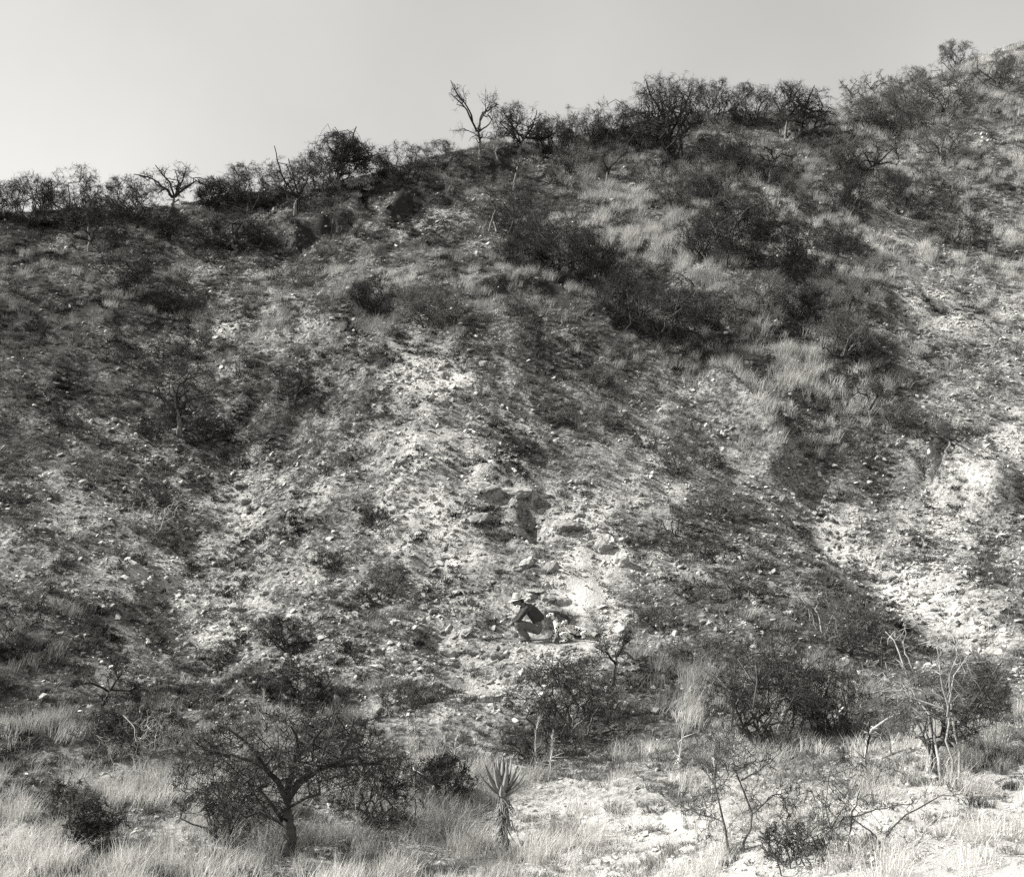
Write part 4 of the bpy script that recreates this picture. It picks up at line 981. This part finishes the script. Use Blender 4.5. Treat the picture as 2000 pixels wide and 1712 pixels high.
pm = at(1032, 1253)
HEAD = Vector((-.235, 0, .845))
sk = SK()
pel = sk.v((.17, 0, .27), .12)
ch = sk.chain([((.225, 0, .42), .115), ((.15, 0, .585), .12), ((.01, 0, .70), .12), ((-.07, 0, .755), .088), ((-.125, 0, .785), .052)], pel)
chest = pel + 3
hd = sk.chain([((-.16, 0, .815), .055), ((-.215, 0, .85), (.088, .095)), ((-.26, 0, .86), (.080, .09)), ((-.285, 0, .80), (.055, .06))], ch)
sk.v((-.345, 0, .815), .014, hd - 1)                       # nose
sk.v((-.31, 0, .765), .035, hd)                           # chin
for s_ in (-1, 1):
    sk.v((-.20, .10 * s_, .835), .016, hd - 2)             # ears
    sh = sk.chain([((-.05, .16 * s_, .715), .065), ((-.145, .20 * s_, .595), .05), ((-.235, .205 * s_, .475), .042), ((-.325, .13 * s_, .425), .034), ((-.37, .075 * s_, .39), .026), ((-.395, .055 * s_, .37), .030)], chest)
    for k, (dy, l) in enumerate(((-.03, .07), (-.010, .085), (.010, .08), (.028, .062))):
        b0 = Vector((-.405, .055 * s_ + dy, .36)); sk.chain([(b0, .0095), (b0 + Vector((-l * .5, -.006 * s_, -.012)), .009), (b0 + Vector((-l * .8, -.012 * s_, -.035)), .0085), (b0 + Vector((-l * .85, -.014 * s_, -.055)), .007)], sh)
    sk.chain([((-.405, .02 * s_, .385), .011), ((-.43, .005 * s_, .385), .010), ((-.45, 0.0, .375), .008)], sh)   # thumb
    sk.chain([((.14, .10 * s_, .245), .095), ((-.06, .125 * s_, .34), .08), ((-.285, .145 * s_, .415), .058), ((-.17, .14 * s_, .265), .052), ((-.02, .13 * s_, .09), .038), ((-.03, .13 * s_, .045), .038), ((-.15, .14 * s_, .025), .03)], pel)
person = link('person', sk.mesh('person'), M_SKIN, None, pm)
person.rotation_euler = (0, 0, math.radians(6))
tag(person, 'person in pale brimmed hat and dark shirt crouching on the rubble beside two dogs', 'person')
sk = SK()
w0 = sk.v((.245, 0, .40), (.145, .16))
cc = sk.chain([((.20, 0, .50), (.142, .165)), ((.115, 0, .62), (.145, .17)), ((.01, 0, .705), (.132, .16)), ((-.075, 0, .76), (.09, .11)), ((-.115, 0, .78), (.062, .066))], w0)
for s_ in (-1, 1):
    sk.chain([((-.05, .155 * s_, .71), .085), ((-.145, .205 * s_, .595), .066), ((-.235, .21 * s_, .477), .056), ((-.318, .14 * s_, .43), .047), ((-.35, .095 * s_, .405), .040)], w0 + 3)
me = sk.mesh('shirt'); 
def folds(me, amp, fx):
    co = np.zeros(len(me.vertices) * 3, np.float32); me.vertices.foreach_get('co', co); co = co.reshape(-1, 3)
    no = np.zeros(len(me.vertices) * 3, np.float32); me.vertices.foreach_get('normal', no); no = no.reshape(-1, 3)
    d = fx(co) * amp
    co += no * d[:, None]; me.vertices.foreach_set('co', co.ravel()); me.update()
folds(me, .010, lambda c: np.sin(c[:, 2] * 90 + c[:, 0] * 40 + np.sin(c[:, 0] * 20) * 2) * (fbm(c[:, 0] * 9, c[:, 2] * 9 + c[:, 1] * 7, 2)))
link('shirt', me, M_SHIRT, person)
sk = SK()
p0 = sk.v((.21, 0, .33), (.155, .17))
sk.v((.235, 0, .42), (.138, .155), p0)
for s_ in (-1, 1):
    sk.chain([((.17, .10 * s_, .245), (.125, .12)), ((-.06, .135 * s_, .345), .105), ((-.295, .15 * s_, .415), .080), ((-.185, .145 * s_, .27), .077), ((-.05, .135 * s_, .12), .066), ((-.02, .13 * s_, .085), .060)], p0)
me = sk.mesh('trousers')
folds(me, .013, lambda c: np.sin((c[:, 0] * 60 - c[:, 2] * 55) + np.sin(c[:, 2] * 25) * 1.5) * fbm(c[:, 0] * 10, c[:, 2] * 10 + c[:, 1] * 5, 2))
link('trousers', me, M_TROUSER, person)
for s_ in (-1, 1):
    sk = SK(); a = sk.v((-.015, .13 * s_, .12), .055)
    sk.chain([((-.005, .13 * s_, .045), (.055, .05)), ((-.09, .135 * s_, .035), (.048, .042)), ((-.17, .14 * s_, .025), (.046, .03)), ((-.20, .142 * s_, .022), (.036, .024))], a)
    link('boot', sk.mesh('boot'), M_BOOT, person)
hr = SK(); a = hr.v((-.20, 0, .875), (.098, .104)); hr.chain([((-.165, 0, .845), (.085, .098)), ((-.15, 0, .80), (.05, .07))], a)
link('hair', hr.mesh('hair'), M_HAIR, person)
for s_ in (-1, 1): ellipsoid('eye', (-.338, .034 * s_, .842), (.009, .012, .008), M_EYE, person)
# hat: a lathe, brim turned down at the front
prof = [(0, .165), (.03, .168), (.062, .158), (.078, .135), (.084, .10), (.09, .055), (.098, .022), (.103, .012), (.14, .002), (.175, -.004), (.196, .004), (.197, .0), (.175, -.012), (.14, -.006), (.10, .004), (.09, .0)]
def lathe(name, prof, seg=36, fx=None):
    V = []; Fq = []
    for i in range(seg):
        a = 2 * math.pi * i / seg
        for r_, z_ in prof:
            x_, y_ = r_ * math.cos(a), r_ * math.sin(a) * .88
            if fx: x_, y_, z_ = fx(x_, y_, z_)
            V.append((x_, y_, z_))
    n_ = len(prof)
    for i in range(seg):
        for j in range(n_ - 1): Fq.append((i * n_ + j, ((i + 1) % seg) * n_ + j, ((i + 1) % seg) * n_ + j + 1, i * n_ + j + 1))
    me = mesh_np(name, np.array(V), [np.array(Fq)]); me.polygons.foreach_set('use_smooth', np.ones(len(me.polygons), bool)); return me
def bend(x_, y_, z_):
    r_ = math.hypot(x_, y_)
    if r_ > .10: z_ += (y_ * y_) * .9 - (.25 * (r_ - .1) if x_ < 0 else -.05 * (r_ - .1))
    elif z_ > .13: z_ -= .035 * math.exp(-(y_ / .022) ** 2)
    return x_, y_, z_
hat = link('hat', lathe('hat', prof, 36, bend), M_HAT, person, (-.245, 0, .885)); hat.rotation_euler = (0, math.radians(-9), 0)
link('hat_band', lathe('hat_band', [(.0995, .014), (.0975, .04), (.0945, .041)], 36), M_BAND, hat)

pd = at(1081, 1254)
sk = SK()                                                  # sitting dog
r0 = sk.v((.26, 0, .17), (.125, .135))
tr = sk.chain([((.17, 0, .27), (.12, .105)), ((.08, 0, .36), (.125, .10)), ((.04, 0, .43), (.085, .085)), ((.01, 0, .51), (.058, .062))], r0)
hd = sk.chain([((-.02, 0, .575), (.066, .07)), ((-.075, 0, .575), (.052, .055)), ((-.125, 0, .553), (.033, .036)), ((-.165, 0, .54), (.026, .03))], tr)
for s_ in (-1, 1):
    sk.chain([((.045, .075 * s_, .345), (.055, .05)), ((.05, .08 * s_, .25), .042), ((.02, .078 * s_, .14), .029), ((.0, .075 * s_, .05), .024), ((-.02, .075 * s_, .022), (.03, .024)), ((-.055, .075 * s_, .016), (.026, .017))], r0 + 2)
    sk.chain([((.24, .10 * s_, .17), (.10, .07)), ((.12, .135 * s_, .19), (.06, .05)), ((.20, .14 * s_, .10), .042), ((.26, .135 * s_, .045), .034), ((.16, .135 * s_, .022), .027), ((.085, .135 * s_, .018), (.028, .02))], r0)
sk.chain([((.37, .0, .09), .03), ((.44, -.03, .04), .018), ((.54, -.08, .03), .013), ((.62, -.16, .03), .008)], r0)
dog = link('dog', sk.mesh('dog'), m_dog, None, pd)
dog.rotation_euler = (0, 0, math.radians(12))
tag(dog, 'black spotted white dog sitting upright just right of the crouching person', 'dog')
def ear(parent, base, tip, wid):
    e = SK(); a = e.v(base, (.012, wid * .5)); mid = Vector(base).lerp(Vector(tip), .5) + Vector((.01, 0, .005))
    e.chain([(mid, (.012, wid)), (tip, (.008, wid * .45))], a); link('ear', e.mesh('ear'), M_BLACKFUR, parent)
for s_ in (-1, 1):
    ear(dog, (.005, .055 * s_, .625), (.02, .088 * s_, .525), .036)
    ellipsoid('eye', (-.083, .042 * s_, .60), (.010, .008, .010), M_EYE, dog)
ellipsoid('nose', (-.188, 0, .548), (.014, .018, .014), M_EYE, dog)
cl_ = SK(); q = [cl_.v((.012 + .062 * math.cos(a) * .5, .064 * math.sin(a), .50 + .062 * math.cos(a) * .35), .009) for a in np.linspace(0, 2 * math.pi, 13)[:-1]]
for i in range(12): cl_.E.append((q[i], q[(i + 1) % 12]))
link('collar', cl_.mesh('collar', 1), M_COLLAR, dog)

pd2 = Vector((pd.x + .30, pd.y + .34, 0)); pd2.z = float(ground(pd2.x, pd2.y))
sk = SK()                                                  # second dog lying behind
r0 = sk.v((.42, 0, .13), (.125, .12))
tr = sk.chain([((.28, 0, .16), (.125, .115)), ((.12, 0, .19), (.13, .115)), ((.04, 0, .245), (.09, .09)), ((-.01, -.01, .31), (.062, .065))], r0)
sk.chain([((-.03, -.02, .365), (.066, .07)), ((-.075, -.05, .362), (.052, .055)), ((-.115, -.075, .34), (.034, .036)), ((-.145, -.095, .325), (.026, .03))], tr)
for s_ in (-1, 1):
    sk.chain([((.08, .09 * s_, .12), .05), ((.07, .10 * s_, .05), .035), ((-.06, .10 * s_, .025), .026), ((-.17, .10 * s_, .02), .024)], r0 + 2)
    sk.chain([((.40, .11 * s_, .13), (.09, .06)), ((.27, .16 * s_, .12), .05), ((.36, .17 * s_, .04), .035), ((.25, .17 * s_, .022), .025)], r0)
sk.chain([((.54, 0, .07), .025), ((.64, .04, .03), .014), ((.72, .10, .03), .008)], r0)
dog2 = link('dog', sk.mesh('dog_lying'), m_dog, None, pd2); dog2.rotation_euler = (0, 0, math.radians(14))
tag(dog2, 'second spotted dog with dark face lying behind the sitting dog', 'dog')
ear(dog2, (-.03, .05, .415), (-.015, .09, .32), .036); ear(dog2, (-.0, -.075, .41), (.01, -.11, .31), .036)
for s_ in (-1, 1): ellipsoid('eye', (-.082 - .022 * s_ * .5, -.05 + .042 * s_, .388), (.010, .009, .010), M_EYE, dog2)
ellipsoid('nose', (-.165, -.107, .332), (.014, .017, .014), M_EYE, dog2)
mk = SK(); a = mk.v((-.055, -.035, .372), (.062, .066)); mk.chain([((-.085, -.055, .358), (.048, .052))], a)
link('face_patch', mk.mesh('face_patch', 2), M_BLACKFUR, dog2)

# ------------------------------------------------------------------ aloe and dry stalks in the foreground
m_aloe = plain('aloe_leaf', .17, .30, 6, .006, .6); m_deadleaf = plain('withered_leaf', .12, .3, 10, .01)
pa = at(986, 1668); ka = ppm(pa); hs = 118 / ka
al = empty('aloe', pa); tag(al, 'aloe with pale pointed leaves on a scaly stem, centre of the foreground', 'aloe')
ar = np.random.default_rng(9)
P0 = bridge(np.array([[0, 0, -.15]]), np.array([[-.03, 0, hs]]), 9, .12, ar)
V, Q = tubes(P0, np.linspace(.06, .045, 9)[None], 9); link('stem', mesh_np('stem', V, [Q]), m_deadleaf, al)
def leaf(name, az, el, ln, wd, base, m, curl=.5):
    k = 7; d0 = Vector((math.cos(az) * math.cos(el), math.sin(az) * math.cos(el), math.sin(el))); sd_ = Vector((-math.sin(az), math.cos(az), 0))
    p = Vector(base); V = []
    for i in range(k):
        t_ = i / (k - 1); w_ = wd * (1 - t_ ** 1.7) * (.75 + .5 * math.sin(min(1, t_ * 2.2) * 1.57) * .5) + .002
        e_ = el + curl * (t_ - .2); d = Vector((math.cos(az) * math.cos(e_), math.sin(az) * math.cos(e_), math.sin(e_)))
        n_ = sd_.cross(d).normalized() * -1
        th_ = w_ * .35
        V += [tuple(p - sd_ * w_ - n_ * th_ * -.6), tuple(p + n_ * th_ * -.9), tuple(p + sd_ * w_ + n_ * th_ * .6), tuple(p + n_ * th_ * .1)]
        p = p + d * (ln / (k - 1))
    i = np.arange((k - 1) * 4).reshape(k - 1, 4); Q = np.stack([i, np.roll(i, -1, 1), np.roll(i, -1, 1) + 4, i + 4], -1).reshape(-1, 4)
    me = mesh_np(name, np.array(V), [Q]); return link(name, me, m, al)
for i in range(24):
    az = i * 2.4 + ar.normal(0, .2); el = .55 + .9 * (i / 24) + ar.normal(0, .08)
    leaf('leaf', az, el, (.46 + .12 * ar.random()), .058, (-.03 + .03 * math.cos(az), .03 * math.sin(az), hs - .08 + .005 * i), m_aloe, .55)
V = []; Fs = []; n_ = 0
for i in range(90):
    z_ = hs * (.05 + .9 * ar.random()); az = ar.random() * 6.28; a0 = np.array([[math.cos(az) * .05 - .03 * z_ / hs, math.sin(az) * .05, z_]])
    b0 = a0 + np.array([[math.cos(az) * (.05 + .1 * ar.random()), math.sin(az) * .1, -.16 - .12 * ar.random()]])
    q = bridge(a0, b0, 4, .3, ar); vv, qq = tubes(q, np.linspace(.016, .003, 4)[None], 4); V.append(vv); Fs.append(qq + n_); n_ += len(vv)
link('withered_leaves', mesh_np('withered_leaves', np.concatenate(V), [np.concatenate(Fs)]), m_deadleaf, al)['kind'] = 'stuff'

m_stalk = plain('pale_stalk', .42, .6, 8, .004)
STALKS = [(822,1625,225,'tall pale feathery stalk left of the aloe'),(803,1560,150,'thin pale stalk beside the tall feathery one'),(1045,1510,110,'pale stalk above and right of the aloe'),
 (1068,1525,90,'short pale stalk right of the aloe'),(1325,1540,190,'leaning pale stalk left of the dark-branched foreground bush'),(1390,1600,150,'pale upright stalk in front of dark-branched foreground bush'),
 (1510,1470,90,'pale plume in front of the biggest thicket'),(1665,1440,90,'pale plume right of the biggest thicket'),(1695,1520,110,'dark upright dry stalk over bright grass'),(1610,1640,110,'leaning stalk among bottom right stems'),
 (1808,1620,70,'lone short stalk near the bottom right corner'),(515,1440,90,'bright plume at top of the large foreground tree'),(890,1530,120,'grey stalk above the withered aloe stem'),(680,1650,130,'pale stalk at right foot of the foreground tree')]
for i, (px, py, h, lab) in enumerate(STALKS):
    p = at(px, py); hh = h / ppm(p); mb = MB(); r = np.random.default_rng(400 + i)
    top = np.array([[r.normal(.06, .12) * hh, r.normal(0, .1) * hh, hh]])
    q = bridge(np.array([[0, 0, -.05]]), top, 8, .06, r); mb.add(*tubes(q, np.linspace(.010, .004, 8)[None], 5))
    a_, d_, _ = sample(q, 90, r, .62, 1); mb.add(*needles(a_, a_ + unit(d_ + r.normal(size=d_.shape) * .45) * (.05 + .09 * r.random(90))[:, None], np.full(90, .010), r))
    a_, d_, _ = sample(q, 16, r, .1, .6); mb.add(*needles(a_, a_ + unit(d_ * .6 + r.normal(size=d_.shape) * .6) * (.15 + .2 * r.random(16))[:, None], np.full(16, .014), r))
    o = link('dry_stalk', mb.mesh('dry_stalk'), M_TWIG if 'dark upright' in lab else m_stalk, None, p); tag(o, lab, 'stalk', 'dry stalks in the foreground')


relabel()
print('POINTS', n_gravel, n_tuft, n_tall, 'TRIS plants', TRI[0], 'ground', len(quads) * 2)
